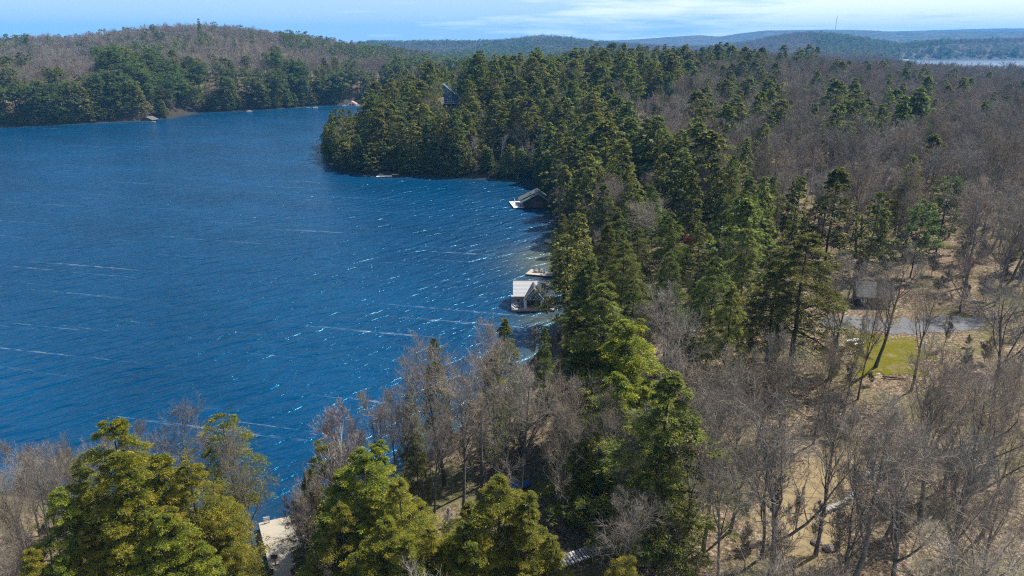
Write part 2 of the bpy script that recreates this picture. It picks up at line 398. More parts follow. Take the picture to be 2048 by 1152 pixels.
fattr(me, 'shallow', np.zeros(len(wx)), 'POINT')
tag(obj('far_lake_water', me), kind='structure')
# ------------------------------------------------------------------ haze
hz, hn, hl = new_mat('haze_air')
ho = N(hn, hl, 'ShaderNodeOutputMaterial'); hv = N(hn, hl, 'ShaderNodeVolumePrincipled')
hv.inputs['Color'].default_value = (.11, .46, 1.0, 1); hv.inputs['Density'].default_value = 0.000088; hv.inputs['Anisotropy'].default_value = 0.0
hl.new(hv.outputs[0], ho.inputs['Volume'])
def box_arrays(x0, x1, y0, y1, z0, z1):
    V = [(x0,y0,z0),(x1,y0,z0),(x1,y1,z0),(x0,y1,z0),(x0,y0,z1),(x1,y0,z1),(x1,y1,z1),(x0,y1,z1)]
    return V, [(0,3,2,1),(4,5,6,7),(0,1,5,4),(1,2,6,5),(2,3,7,6),(3,0,4,7)]
V, F = box_arrays(-12500, 12500, -300, 15200, -6, 420)
tag(obj('haze', mesh_np('haze', V, np.array(F), [hz])), kind='stuff')
# ------------------------------------------------------------------ tree geometry
def unit(v): return v / (np.linalg.norm(v, axis=-1, keepdims=True) + 1e-9)
def tubes(P, rad, m):
    """P (B,K,3) centre lines, rad (B,K) -> verts, quads"""
    B, K, _ = P.shape
    d = unit(P[:, -1] - P[:, 0])
    ref = np.where(np.abs(d[:, 2:3]) > .9, np.array([[1., 0, 0]]), np.array([[0, 0, 1.]]))
    u = unit(np.cross(d, ref)); w = np.cross(d, u)
    a = np.arange(m) * 2 * math.pi / m
    ring = np.cos(a)[None, :, None] * u[:, None, :] + np.sin(a)[None, :, None] * w[:, None, :]
    V = P[:, :, None, :] + ring[:, None, :, :] * rad[:, :, None, None]
    idx = np.arange(B * K * m).reshape(B, K, m)
    n = np.roll(idx, -1, axis=2)
    F = np.stack([idx[:, :-1], n[:, :-1], n[:, 1:], idx[:, 1:]], -1).reshape(-1, 4)
    return V.reshape(-1, 3), F
def spikes(P, D, L, w, rng):
    """single thin triangles (twig tips)"""
    n = len(P)
    s = unit(np.cross(D, rng.normal(size=(n, 3)))) * w[:, None] * .5
    V = np.stack([P - s, P + s, P + D * L[:, None]], 1).reshape(-1, 3)
    return V, np.arange(n * 3).reshape(-1, 3)
def join(parts):
    Vs, F3, F4, off = [], [], [], 0
    for V, F in parts:
        if len(F) == 0: continue
        (F3 if F.shape[1] == 3 else F4).append(F + off); Vs.append(V); off += len(V)
    out = []
    if F3: out.append(np.concatenate(F3))
    if F4: out.append(np.concatenate(F4))
    return np.concatenate(Vs), out
def grow(P0, D0, L, K, wig, trop, rng):
    """B polylines"""
    P = [P0]; d = unit(D0)
    for k in range(K):
        d = unit(d + rng.normal(size=d.shape) * wig + np.array([0, 0, 1.]) * (trop if np.isscalar(trop) else trop[:, None]))
        P.append(P[-1] + d * (L / K)[:, None])
    return np.stack(P, 1)
def kids(P, rad, n, f0, f1, ang, rng, planar=0.):
    """n children on each polyline: start points, directions, parent radius, fraction"""
    B, K, _ = P.shape
    f = f0 + (f1 - f0) * (np.arange(n)[None, :] + rng.rand(B, n)) / n
    x = f * (K - 1); i = np.clip(x.astype(int), 0, K - 2); t = x - i
    b = np.arange(B)[:, None]
    S = P[b, i] * (1 - t)[..., None] + P[b, i + 1] * t[..., None]
    d = unit(P[b, i + 1] - P[b, i])
    r = rad[b, i] * (1 - t) + rad[b, i + 1] * t
    pr = rng.normal(size=d.shape); pr[..., 2] *= (1 - planar)
    pr = unit(pr - (pr * d).sum(-1, keepdims=True) * d)
    a = R(ang) * (0.7 + .6 * rng.rand(B, n))[..., None]
    D = unit(d * np.cos(a) + pr * np.sin(a))
    return S.reshape(-1, 3), D.reshape(-1, 3), r.ravel(), f.ravel()

def bare_tree(seed, H, spread=1.0, lod=0, trunk_r=None, fork=.33, limbs=9, upright=.10, lean=0.):
    rng = np.random.RandomState(seed)
    tr = trunk_r or H * .0135
    d0 = np.array([[lean, rng.normal() * .04, 1.]])
    Lt = np.array([H * .86])
    P0 = grow(np.zeros((1, 3)), d0, Lt, 9, .05, .04, rng)
    r0 = tr * (1 - .86 * np.linspace(0, 1, 10) ** 1.1)[None, :] ; r0[0, 0] *= 1.35
    trunk = [tubes(P0, r0, 8 if lod == 0 else 5 if lod == 1 else 3)]
    n1 = limbs if lod < 2 else 7
    S, D, r, f = kids(P0, r0, n1, fork, .97, 36, rng, .3)
    L1 = H * spread * (.50 - .30 * (f - fork) / (1 - fork)) * (.75 + .45 * rng.rand(len(f)))
    P1 = grow(S, D, L1, 6, .12, upright, rng)
    r1 = (r * .70)[:, None] * (1 - .88 * np.linspace(0, 1, 7))[None, :]
    trunk.append(tubes(P1, r1, 6 if lod == 0 else 4 if lod == 1 else 3))
    crown = []
    n2 = (8, 6, 5)[lod]
    S, D, r, f = kids(P1, r1, n2, .18, 1., 42, rng, .1)
    LL = np.repeat(L1, n2) * (.58 - .28 * f) * (.7 + .5 * rng.rand(len(f)))
    P2 = grow(S, D, LL, 4, .16, upright * .9, rng)
    rmin = (.018, .026, .05)[lod]
    r2 = np.maximum((r * .6)[:, None] * (1 - .85 * np.linspace(0, 1, 5))[None, :], rmin * .8)
    if lod == 2:
        n3 = 7
        S, D, r, f = kids(P2, r2, n3, .1, 1., 45, rng)
        crown.append(spikes(S, unit(D + [0, 0, .25]), np.repeat(LL, n3) * (.45 + .5 * rng.rand(len(f))), np.full(len(f), .13), rng))
        crown.append(spikes(P2[:, 0], unit(P2[:, -1] - P2[:, 0]), LL, np.full(len(LL), .18), rng))
        return join(trunk), join(crown)
    crown.append(tubes(P2, r2, 4 if lod == 0 else 3))
    n3 = (7, 5)[lod]
    S, D, r, f = kids(P2, r2, n3, .12, 1., 42, rng)
    L3 = np.repeat(LL, n3) * (.62 - .25 * f) * (.7 + .5 * rng.rand(len(f)))
    P3 = grow(S, D, L3, 3, .18, upright, rng)
    r3 = np.maximum((r * .6)[:, None] * (1 - .7 * np.linspace(0, 1, 4))[None, :], rmin * .55)
    crown.append(tubes(P3, r3, 3))
    n4 = (5, 6)[lod]
    S, D, r, f = kids(P3, r3, n4, .1, 1., 40, rng)
    L4 = np.clip(np.repeat(L3, n4) * (.65 + .4 * rng.rand(len(f))), .35, 1.9)
    wd = (.026, .045)[lod]
    D4 = unit(D + [0, 0, upright * 1.5])
    crown.append(spikes(S, D4, L4, np.full(len(f), wd), rng))
    if lod == 0:
        for rep in range(1):
            t = .15 + .6 * rng.rand(len(S), 1)
            D5 = unit(D4 + rng.normal(size=D4.shape) * .42)
            crown.append(spikes(S + D4 * L4[:, None] * t, D5, L4 * .6, np.full(len(S), .016), rng))
    return join(trunk), join(crown)

def cards(C, D, Nn, ln, wd):
    """leaf diamonds"""
    s = unit(np.cross(D, Nn)) * wd[:, None] * .5
    D = D * ln[:, None]
    V = np.stack([C - D * .5, C + s - D * .08, C + D * .5, C - s - D * .08], 1).reshape(-1, 3)
    return V, np.arange(len(C) * 4).reshape(-1, 4)
def conifer(seed, H, Rr, base=.12, nb=120, nc=90, cs=.4, droop=.10, up=.25, prof='cone', lod=0, clump=.5, trunk_r=None, thin=.55, tuft=0.):
    rng = np.random.RandomState(seed)
    tr = trunk_r or H * .013
    z = np.linspace(0, 1, 9); bend = np.cumsum(rng.normal(size=(9, 2)) * H * .004, 0)
    P = np.stack([bend[:, 0] - bend[0, 0], bend[:, 1] - bend[0, 1], z * H * .985], 1)[None]
    rad = np.maximum(tr * (1 - z) ** .8, .02)[None]
    trunk = [tubes(P, rad, (8, 5, 3)[lod])]
    t = np.sort(rng.rand(nb)) ** (1.0)
    if prof == 'pine':
        t = np.round(t * 11) / 11 + rng.normal(size=nb) * .012
    t = np.clip(t, 0, .995)
    az = np.arange(nb) * 2.39996 + rng.normal(size=nb) * .5
    low = np.clip(t / .16, 0, 1)
    if prof == 'cone': pr = (1 - t) ** (.66 if lod else .80) * (.6 + .4 * low)
    elif prof == 'round': pr = np.sqrt(np.clip(1 - ((t - .38) / .64) ** 2, 0, 1)) * (.75 + .25 * low)
    elif prof == 'column': pr = (1 - t) ** .42 * (.6 + .4 * low)
    elif prof == 'pine': pr = np.sqrt(np.clip(1 - ((t - .30) / .74) ** 2, 0, 1)) * (.65 + .35 * low)
    lob = 1 + .22 * np.sin(az * 2 + rng.rand() * 6) + .15 * np.sin(az * 3 + t * 9)
    Lb = (Rr * pr * lob * (1 - thin * .5 + thin * rng.rand(nb)) + .35)
    zb = H * (base + (1 - base) * t)
    dirh = np.stack([np.cos(az), np.sin(az)], 1)
    # each branch sheds sub-sprays; each spray is a flat fan of cards
    ns = max(1, int(round(nc ** .5 * .9))); per = max(1, nc // ns)
    s = (.14 + .86 * np.sqrt(rng.rand(nb, ns)))
    side = rng.normal(size=(nb, ns)) * .30 * (1.12 - s)
    upb = up * (1 + .5 * rng.normal(size=nb) * .5) + .35 * np.clip(t - .55, 0, 1)
    zz2 = (upb[:, None] * s - (droop + up) * 1.0 * s ** 2) * Lb[:, None]
    perp = np.stack([-dirh[:, 1], dirh[:, 0]], 1)
    bx = np.interp(zb / H, z, P[0, :, 0]); by = np.interp(zb / H, z, P[0, :, 1])
    cx_ = bx[:, None] + (dirh[:, None, 0] * s + perp[:, None, 0] * side) * Lb[:, None]
    cy_ = by[:, None] + (dirh[:, None, 1] * s + perp[:, None, 1] * side) * Lb[:, None]
    cz_ = zb[:, None] + zz2 - np.abs(side) * Lb[:, None] * .25
    C0 = np.stack([cx_, cy_, cz_], -1)
    sd0 = np.sign(side + 1e-6)
    D0 = np.stack([dirh[:, None, 0] + perp[:, None, 0] * sd0 * .8, dirh[:, None, 1] + perp[:, None, 1] * sd0 * .8,
                   np.broadcast_to((upb[:, None] - 2 * (droop + up) * s * .8), s.shape)], -1)
    D0 = unit(D0 + rng.normal(size=D0.shape) * .25)
    Ls = clump * (.35 + .65 * (1.15 - s)) * np.minimum(Lb[:, None], 3.2) * .5 + cs * .4
    # cards in each spray
    q = rng.rand(nb, ns, per); lat = rng.normal(size=(nb, ns, per)) * .38 * (1.1 - q * .6)
    Nn = unit(np.array([0, 0, 1.]) + rng.normal(size=(nb, ns, 3)) * .35)
    sv_ = unit(np.cross(D0, Nn))
    C = C0[:, :, None] + (D0[:, :, None] * q[..., None] + sv_[:, :, None] * lat[..., None]) * Ls[:, :, None, None]
    C = C + rng.normal(size=C.shape) * (cs * .22 + tuft * Ls[:, :, None, None] * .35)
    C[..., 2] -= (q ** 2) * Ls[:, :, None] * .25
    D = unit(D0[:, :, None] + sv_[:, :, None] * np.sign(lat)[..., None] * .7 + rng.normal(size=C.shape) * .35)
    NN = unit(Nn[:, :, None] + rng.normal(size=C.shape) * .45)
    n = nb * ns * per
    ln = cs * (.6 + .8 * rng.rand(n)); wd = ln * ((.22 if lod == 0 else .42) + (.12 if lod == 0 else .2) * rng.rand(n))
    V, F = cards(C.reshape(-1, 3), D.reshape(-1, 3), NN.reshape(-1, 3), ln, wd)
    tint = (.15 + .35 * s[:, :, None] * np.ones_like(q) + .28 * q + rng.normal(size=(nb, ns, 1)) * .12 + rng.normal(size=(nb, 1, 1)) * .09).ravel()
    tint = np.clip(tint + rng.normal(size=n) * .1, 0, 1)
    # top leader
    if lod < 2:
        kb = np.minimum(nb, 70 if lod == 0 else 24)
        sel = rng.choice(nb, kb, replace=False)
        ss = np.array([0, .35, .7, .95])
        PB = np.stack([bx[sel, None] + dirh[sel, None, 0] * ss * Lb[sel, None], by[sel, None] + dirh[sel, None, 1] * ss * Lb[sel, None],
                       zb[sel, None] + (upb[sel, None] * ss - (droop + up) * ss ** 2) * Lb[sel, None]], -1)
        rb = np.maximum(.012 * Lb[sel, None] * (1.1 - ss)[None], .01)
        trunk.append(tubes(PB, rb, 3))
    return join(trunk), (V, [F]), tint

def shift_trunk_below(V, depth=.6):
    V = V.copy(); low = V[:, 2] < .05; V[low, 2] -= depth; return V
VAR = {}      # kind -> list of (trunk mesh, crown mesh, joined mesh, height)
def add_variant(kind, name, trunk, crown, mats, H, tint=None):
    (tv, tf), (cv, cf) = trunk, crown
    tv = shift_trunk_below(tv)
    m1 = mesh_np(name + '_trunk', tv, tf, [mats[0]], smooth=True)
    m2 = mesh_np(name + '_crown', cv, cf, [mats[1]])
    V = np.concatenate([tv, cv]); fs = list(tf) + [f + len(tv) for f in cf]
    nt_ = sum(len(f) for f in tf); nc_ = sum(len(f) for f in cf)
    m3 = mesh_np(name, V, fs, mats, np.r_[np.zeros(nt_, int), np.ones(nc_, int)])
    if tint is not None:
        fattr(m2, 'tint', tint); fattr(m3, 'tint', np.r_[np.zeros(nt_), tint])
    VAR.setdefault(kind, []).append((m1, m2, m3, H))

def conifer_variants(kind, lod, specs, mats):
    for sp in specs:
        sp = dict(sp); seed = sp.pop('seed'); H = sp['H']
        ml = sp.pop('multi', 0)
        t_, c_, ti = conifer(seed, lod=lod, **sp)
        if ml:
            r_ = np.random.RandomState(seed + 500); TV, TF, CV, CF, TI = [t_[0]], [[f.copy() for f in t_[1]]], [c_[0]], [c_[1][0]], [ti]
            for q in range(ml):
                s2 = dict(sp); k = .55 + .38 * r_.rand(); s2['H'] = sp['H'] * k; s2['Rr'] = sp['Rr'] * (.45 + .25 * r_.rand()); s2['nb'] = int(sp['nb'] * .5)
                a_, b_, c2 = conifer(seed * 31 + q, lod=lod, **s2); an_ = q * 6.28 / ml + r_.rand(); of = np.array([math.cos(an_), math.sin(an_), 0]) * sp['Rr'] * (.55 + .35 * r_.rand())
                ot = sum(len(v) for v in TV); oc = sum(len(v) for v in CV)
                TV.append(a_[0] + of); TF.append([f + ot for f in a_[1]]); CV.append(b_[0] + of); CF.append(b_[1][0] + oc); TI.append(c2)
            t_ = (np.concatenate(TV), [f for l_ in TF for f in l_]); c_ = (np.concatenate(CV), [np.concatenate(CF)]); ti = np.concatenate(TI)
        add_variant(kind, kind, t_, c_, mats, H, ti)
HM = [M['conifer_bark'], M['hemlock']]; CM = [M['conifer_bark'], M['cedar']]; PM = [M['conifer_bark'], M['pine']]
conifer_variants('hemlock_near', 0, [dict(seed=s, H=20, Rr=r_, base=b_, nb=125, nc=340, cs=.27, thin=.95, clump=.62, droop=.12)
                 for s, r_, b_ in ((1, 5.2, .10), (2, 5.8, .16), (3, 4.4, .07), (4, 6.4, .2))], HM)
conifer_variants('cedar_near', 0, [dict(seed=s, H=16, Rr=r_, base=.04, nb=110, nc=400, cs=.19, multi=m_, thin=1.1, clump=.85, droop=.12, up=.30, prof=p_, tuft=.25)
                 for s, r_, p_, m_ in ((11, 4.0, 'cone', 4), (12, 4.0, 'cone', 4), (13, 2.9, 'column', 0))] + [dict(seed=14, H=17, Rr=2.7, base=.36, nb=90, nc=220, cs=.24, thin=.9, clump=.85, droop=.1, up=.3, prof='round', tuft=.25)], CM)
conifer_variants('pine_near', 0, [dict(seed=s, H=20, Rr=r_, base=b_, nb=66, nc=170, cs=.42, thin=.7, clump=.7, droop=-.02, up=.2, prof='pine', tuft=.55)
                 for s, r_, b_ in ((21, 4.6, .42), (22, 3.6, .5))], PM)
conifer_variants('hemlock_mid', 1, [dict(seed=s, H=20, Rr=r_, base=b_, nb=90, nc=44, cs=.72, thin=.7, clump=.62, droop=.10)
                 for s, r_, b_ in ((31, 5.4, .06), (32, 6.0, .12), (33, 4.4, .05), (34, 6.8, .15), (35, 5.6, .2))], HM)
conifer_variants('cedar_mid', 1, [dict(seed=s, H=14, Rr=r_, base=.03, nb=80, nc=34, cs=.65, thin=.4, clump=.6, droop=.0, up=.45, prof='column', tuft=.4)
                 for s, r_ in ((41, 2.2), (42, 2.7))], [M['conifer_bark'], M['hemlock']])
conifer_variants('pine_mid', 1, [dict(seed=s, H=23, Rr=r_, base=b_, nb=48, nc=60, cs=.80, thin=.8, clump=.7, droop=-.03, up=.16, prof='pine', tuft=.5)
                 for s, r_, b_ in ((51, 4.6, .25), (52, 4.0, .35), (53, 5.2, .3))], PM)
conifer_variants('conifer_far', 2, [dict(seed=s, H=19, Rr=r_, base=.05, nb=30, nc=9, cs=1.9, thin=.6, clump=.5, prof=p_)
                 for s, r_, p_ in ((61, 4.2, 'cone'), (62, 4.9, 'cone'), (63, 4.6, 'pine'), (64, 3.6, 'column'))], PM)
for i, (H, sp, fk, lb, upr) in enumerate([(19, .95, .34, 10, .12), (18, 1.05, .26, 9, .20), (20, .9, .42, 9, .10), (17, 1.1, .30, 8, .07), (21, .8, .38, 11, .16), (15, 1.0, .2, 8, .22)]):
    t_, c_ = bare_tree(100 + i, H, sp, 0, None, fk, lb, upr, lean=(0, .05, -.06, .1, 0, -.1)[i]); add_variant('bare_near', 'bare_tree', t_, c_, [M['bark'], M['twig']], H)
for i, (H, sp, fk, lb, upr) in enumerate([(18, 1.0, .30, 9, .12), (17, 1.1, .26, 8, .18), (19, .9, .40, 9, .10), (16, 1.1, .3, 8, .06)]):
    t_, c_ = bare_tree(120 + i, H, sp, 1, None, fk, lb, upr); add_variant('bare_mid', 'bare_tree', t_, c_, [M['bark'], M['twig']], H)
for i in range(3):
    t_, c_ = bare_tree(140 + i, 17, 1.05, 2); add_variant('bare_far', 'bare_tree', t_, c_, [M['bark'], M['twig']], 17)
for i in range(2):
    t_, c_ = bare_tree(150 + i, 12, .8, 0, .13, .3, 8, .2, lean=.1 - .25 * i); add_variant('birch_near', 'birch_tree', t_, c_, [M['birch_bark'], M['birch_twig']], 12)
for i in range(3):
    t_, c_ = bare_tree(160 + i, 15, .62, 1, .16, .35, 8, .16, lean=(.05, -.1, .2)[i]); add_variant('birch_mid', 'birch_tree', t_, c_, [M['birch_bark'], M['birch_twig']], 15)
t_, c_ = bare_tree(170, 13, 1.0, 1, None, .25, 8, .2); add_variant('red_mid', 'red_maple_tree', t_, c_, [M['bark'], M['red_twig']], 13)
for i in range(2):
    t_, c_ = bare_tree(180 + i, 6.5, .9, 1, .05, .1, 9, .2); add_variant('sapling', 'sapling', t_, c_, [M['bark'], M['twig']], 6.5)
for i in range(2):
    t_, c_ = bare_tree(190 + i, 3.2, 1.1, 1, .03, .03, 9, .12); add_variant('shrub', 'shrub', t_, c_, [M['bark'], (M['twig'], M['red_twig'])[i]], 3.2)

# ------------------------------------------------------------------ where the trees stand
# explicit trees: (kind, variant, u, v of the apex, height, width factor)
EXPL = [
 ('cedar_near', 0, 215, 838, 20, 1.15), ('cedar_near', 1, 375, 925, 16.5, 1.15), ('cedar_near', 1, 110, 985, 14, 1.0), ('cedar_near', 0, 255, 940, 16, 1.2), ('cedar_near', 2, 435, 1010, 12, 1.3),
 ('cedar_near', 1, 175, 1060, 11, 1.1), ('cedar_near', 0, 330, 1030, 13, 1.2), ('cedar_near', 1, 60, 1100, 10, 1.1),
 ('cedar_near', 3, 448, 833, 17, 1.0), ('bare_near', 0, 474, 795, 15.5, .55), ('bare_near', 5, 560, 850, 12, .7), ('bare_near', 1, 700, 835, 13, .8), ('bare_near', 5, 775, 790, 14, .9), ('bare_near', 5, 15, 960, 12, 1.0), ('bare_near', 1, 20, 1000, 11, .8), ('bare_near', 0, -10, 1060, 11, .9), ('bare_near', 5, 45, 1080, 8, .8), ('cedar_near', 2, 655, 888, 15, 1.1), ('hemlock_near', 2, 615, 940, 12, 1.0),
 ('cedar_near', 0, 725, 905, 15.5, 1.35), ('cedar_near', 1, 800, 960, 13.5, 1.2), ('cedar_near', 1, 680, 1010, 12, 1.0), ('cedar_near', 0, 765, 1040, 12, 1.3), ('cedar_near', 1, 860, 1060, 10, 1.1),
 ('cedar_near', 0, 990, 955, 14, 1.35), ('cedar_near', 1, 1050, 1040, 11, 1.2), ('cedar_near', 0, 930, 1040, 11, 1.1), ('cedar_near', 2, 1245, 1125, 9, 1.2),
 ('birch_near', 0, 622, 800, 18, .95), ('birch_near', 1, 600, 880, 9, 1.1),
 ('bare_near', 1, 330, 828, 14.5, 1.1), ('bare_near', 5, 255, 850, 13, 1.0), ('bare_near', 5, 30, 890, 12, .9), ('bare_near', 1, 110, 920, 11, 1.0), ('bare_near', 0, 420, 850, 13, .9),
 ('bare_near', 5, 740, 795, 14, .8), ('bare_near', 1, 800, 750, 16, .8), ('bare_near', 1, 880, 690, 19.5, 1.05), ('bare_near', 0, 960, 668, 20.5, .95), ('bare_near', 2, 920, 760, 18, .9),
 ('bare_near', 4, 1040, 720, 19, .9), ('bare_near', 2, 1110, 760, 17, .9), ('bare_near', 0, 1010, 790, 16, .95), ('bare_near', 3, 860, 830, 14, .8),
 ('hemlock_near', 2, 868, 672, 17, .7), ('hemlock_near', 0, 1012, 642, 19, .75), ('hemlock_near', 2, 1090, 652, 15, .65), ('hemlock_near', 0, 1150, 628, 19, .8), ('hemlock_near', 1, 1215, 572, 23, 1.2),
 ('cedar_near', 0, 1255, 645, 20, 1.35), ('hemlock_near', 0, 1165, 690, 16, .9), ('hemlock_near', 2, 985, 700, 17, .8), ('hemlock_near', 2, 820, 775, 13, .8), ('hemlock_near', 2, 830, 860, 10, .9),
 ('hemlock_near', 0, 1320, 748, 21, 1.25), ('cedar_near', 1, 1235, 750, 17, 1.2), ('bare_near', 1, 1190, 800, 15, .8), ('hemlock_near', 0, 1340, 880, 13, 1.0), ('bare_near', 0, 1130, 830, 15, .7),
 ('hemlock_near', 3, 1617, 468, 22.5, 1.42), ('hemlock_near', 1, 1560, 500, 19, 1.0), ('hemlock_near', 0, 1470, 570, 17, 1.05), ('hemlock_near', 3, 1435, 515, 19, .85), ('hemlock_near', 1, 1345, 505, 19, .9),
 ('hemlock_near', 0, 1220, 445, 21, .95), ('hemlock_near', 3, 1250, 480, 20, 1.0), ('hemlock_near', 1, 1172, 488, 19, .9), ('hemlock_near', 2, 1162, 535, 17, .9), ('hemlock_near', 0, 1190, 520, 18, 1.0),
 ('hemlock_near', 2, 1500, 455, 20, .9), ('hemlock_near', 0, 1395, 580, 12, .9), ('hemlock_near', 1, 1270, 560, 16, .9),
 ('hemlock_mid', 0, 1160, 428, 19, .9), ('hemlock_mid', 1, 1125, 440, 17, 1.0), ('hemlock_mid', 3, 1680, 337, 21, 1.0), ('hemlock_mid', 0, 1600, 352, 19, .9), ('hemlock_mid', 1, 1760, 385, 18, .85),
 ('hemlock_mid', 3, 1495, 400, 21, .9), ('hemlock_mid', 1, 1530, 355, 20, .8), ('hemlock_mid', 2, 1390, 345, 19, .9), ('hemlock_mid', 0, 1440, 325, 19, .9), ('hemlock_mid', 4, 1330, 310, 19, .8),
 ('hemlock_mid', 1, 1270, 370, 18, .9), ('hemlock_mid', 0, 1310, 385, 14, .9), ('hemlock_mid', 3, 1495, 168, 20, .85), ('hemlock_mid', 1, 1455, 205, 19, .85), ('hemlock_mid', 2, 1495, 275, 18, .8),
 ('hemlock_mid', 1, 1610, 163, 18, .9), ('hemlock_mid', 0, 1582, 200, 17, .9), ('hemlock_mid', 2, 1628, 160, 17, .8), ('hemlock_mid', 4, 1655, 150, 17, .8), ('hemlock_mid', 0, 1720, 178, 18, .9),
 ('hemlock_mid', 3, 1705, 215, 18, .9), ('hemlock_mid', 1, 1770, 185, 18, .85), ('hemlock_mid', 0, 1800, 195, 18, .8), ('hemlock_mid', 3, 1800, 215, 17, .9), ('hemlock_mid', 2, 1765, 245, 14, .8),
 ('hemlock_mid', 1, 1990, 185, 20, .8), ('hemlock_mid', 2, 1915, 220, 14, .8), ('hemlock_mid', 1, 1530, 138, 17, .8), ('hemlock_mid', 0, 1510, 150, 16, .8), ('hemlock_mid', 3, 1550, 208, 16, .8),
 ('hemlock_mid', 0, 1775, 118, 24, .55), ('hemlock_mid', 1, 1555, 100, 17, .8), ('hemlock_mid', 0, 1840, 172, 15, .6), ('hemlock_mid', 2, 1700, 160, 15, .5),
 ('pine_mid', 0, 1905, 350, 18, .9), ('pine_mid', 2, 1850, 405, 16, .9),
 ('hemlock_mid', 2, 662, 222, 23, .42), ('hemlock_mid', 0, 700, 235, 15, .8), ('pine_mid', 0, 722, 196, 19, .45), ('hemlock_mid', 1, 745, 205, 17, .9), ('pine_mid', 1, 785, 130, 21, .9),
 ('pine_mid', 2, 830, 118, 20, .9), ('hemlock_mid', 1, 862, 122, 19, .9), ('pine_mid', 2, 928, 135, 20, 1.0), ('hemlock_mid', 0, 955, 98, 21, .7), ('hemlock_mid', 2, 890, 105, 19, .6),
 ('hemlock_mid', 1, 1010, 112, 20, .9), ('hemlock_mid', 0, 1103, 108, 22, .7), ('hemlock_mid', 4, 1060, 120, 19, .8), ('hemlock_mid', 1, 1175, 112, 20, .8), ('hemlock_mid', 3, 1215, 118, 20, .8),
 ('hemlock_mid', 1, 1240, 100, 21, .9), ('hemlock_mid', 0, 1330, 108, 19, .8), ('hemlock_mid', 3, 1280, 105, 20, .8), ('hemlock_mid', 1, 1415, 95, 18, .7), ('hemlock_mid', 0, 1350, 120, 19, .9),
 ('hemlock_mid', 0, 825, 243, 19, .75), ('hemlock_mid', 1, 800, 245, 19, .8), ('hemlock_mid', 0, 785, 262, 16, .8), ('cedar_mid', 0, 1250, 200, 17, .9), ('cedar_mid', 1, 1265, 205, 16, .9),
 ('cedar_mid', 0, 1262, 250, 9, .9), ('hemlock_mid', 0, 1080, 315, 17, 1.0), ('hemlock_mid', 2, 1130, 330, 19, 1.0), ('cedar_mid', 1, 870, 290, 9, 1.2), ('cedar_mid', 0, 850, 270, 12, 1.0),
 ('birch_mid', 0, 938, 268, 16, 1.1), ('birch_mid', 1, 985, 238, 17, 1.0), ('birch_mid', 2, 1000, 262, 15, 1.0), ('birch_mid', 0, 955, 192, 14, 1.0), ('birch_mid', 1, 905, 190, 13, .8),
 ('birch_mid', 1, 1085, 255, 15, 1.0), ('birch_mid', 0, 1055, 290, 14, 1.1), ('birch_mid', 2, 1035, 300, 13, 1.0), ('birch_mid', 0, 972, 220, 15, .8), ('birch_mid', 0, 1298, 188, 20, .9),
 ('birch_mid', 1, 1308, 184, 20, .8), ('birch_mid', 0, 1283, 195, 18, .8), ('birch_mid', 0, 1272, 198, 16, .7), ('red_mid', 0, 1312, 160, 13, .9), ('red_mid', 0, 1290, 152, 13, .9), ('red_mid', 0, 1325, 166, 11, .9),
 ('red_mid', 0, 1590, 415, 6, 1.2), ('red_mid', 0, 1620, 425, 6, 1.3), ('red_mid', 0, 1565, 405, 6, 1.2), ('red_mid', 0, 1900, 330, 9, 1.0), ('red_mid', 0, 1920, 205, 12, 1.0),
 ('bare_near', 2, 1238, 830, 17, .8), ('bare_near', 3, 1600, 800, 21, 1.1), ('bare_near', 4, 1690, 780, 19, .8), ('bare_near', 1, 1780, 800, 20, 1.0), ('bare_near', 1, 1560, 860, 15, .9),
 ('bare_near', 0, 1440, 800, 18, .95), ('bare_near', 1, 1430, 700, 17, 1.0), ('bare_near', 3, 1360, 690, 13, .9), ('bare_near', 1, 1350, 600, 17, 1.15), ('bare_near', 5, 1300, 615, 14, 1.0), ('bare_near', 0, 1700, 520, 19, .9),
 ('bare_near', 1, 1795, 500, 19, 1.0), ('bare_near', 4, 1760, 560, 18, .55), ('bare_near', 5, 1720, 640, 14, .6), ('bare_near', 2, 1870, 560, 17, .8), ('bare_near', 1, 1920, 700, 20, 1.0), ('bare_near', 0, 2000, 740, 21, 1.0),
 ('bare_near', 3, 1860, 860, 19, 1.0), ('bare_near', 1, 1980, 880, 18, 1.0), ('bare_near', 4, 2040, 960, 18, 1.0), ('bare_near', 1, 1740, 960, 14, .9), ('bare_near', 2, 1470, 930, 15, .8),
 ('bare_near', 5, 1540, 690, 14, 1.1), ('bare_near', 5, 1490, 740, 14, 1.0), ('bare_near', 1, 1590, 680, 14, 1.0), ('bare_near', 0, 1660, 690, 14, .7), ('bare_near', 2, 1390, 830, 16, .7),
 ('sapling', 0, 1565, 950, 7.5, 1.0), ('sapling', 1, 1650, 1010, 6, .9), ('sapling', 0, 1600, 985, 6, .8), ('sapling', 1, 1700, 1030, 7, 1.0), ('sapling', 0, 1500, 1060, 5, 1.0), ('sapling', 1, 1360, 1060, 6, 1.2),
 ('hemlock_mid', 2, 396, 37, 42, .5), ('bare_near', 0, 75, 905, 11, .9), ('bare_near', 1, 140, 895, 12, .8), ('bare_near', 3, -5, 925, 11, 1.0), ('bare_near', 5, 80, 960, 10, .9), ('bare_near', 1, 10, 1110, 8, 1.0), ('bare_near', 5, 190, 880, 12, .8),
 ('conifer_far', 0, 150, 66, 17, .9), ('conifer_far', 0, 163, 64, 19, 1.1), ('conifer_far', 1, 172, 72, 19, 1.0),
]
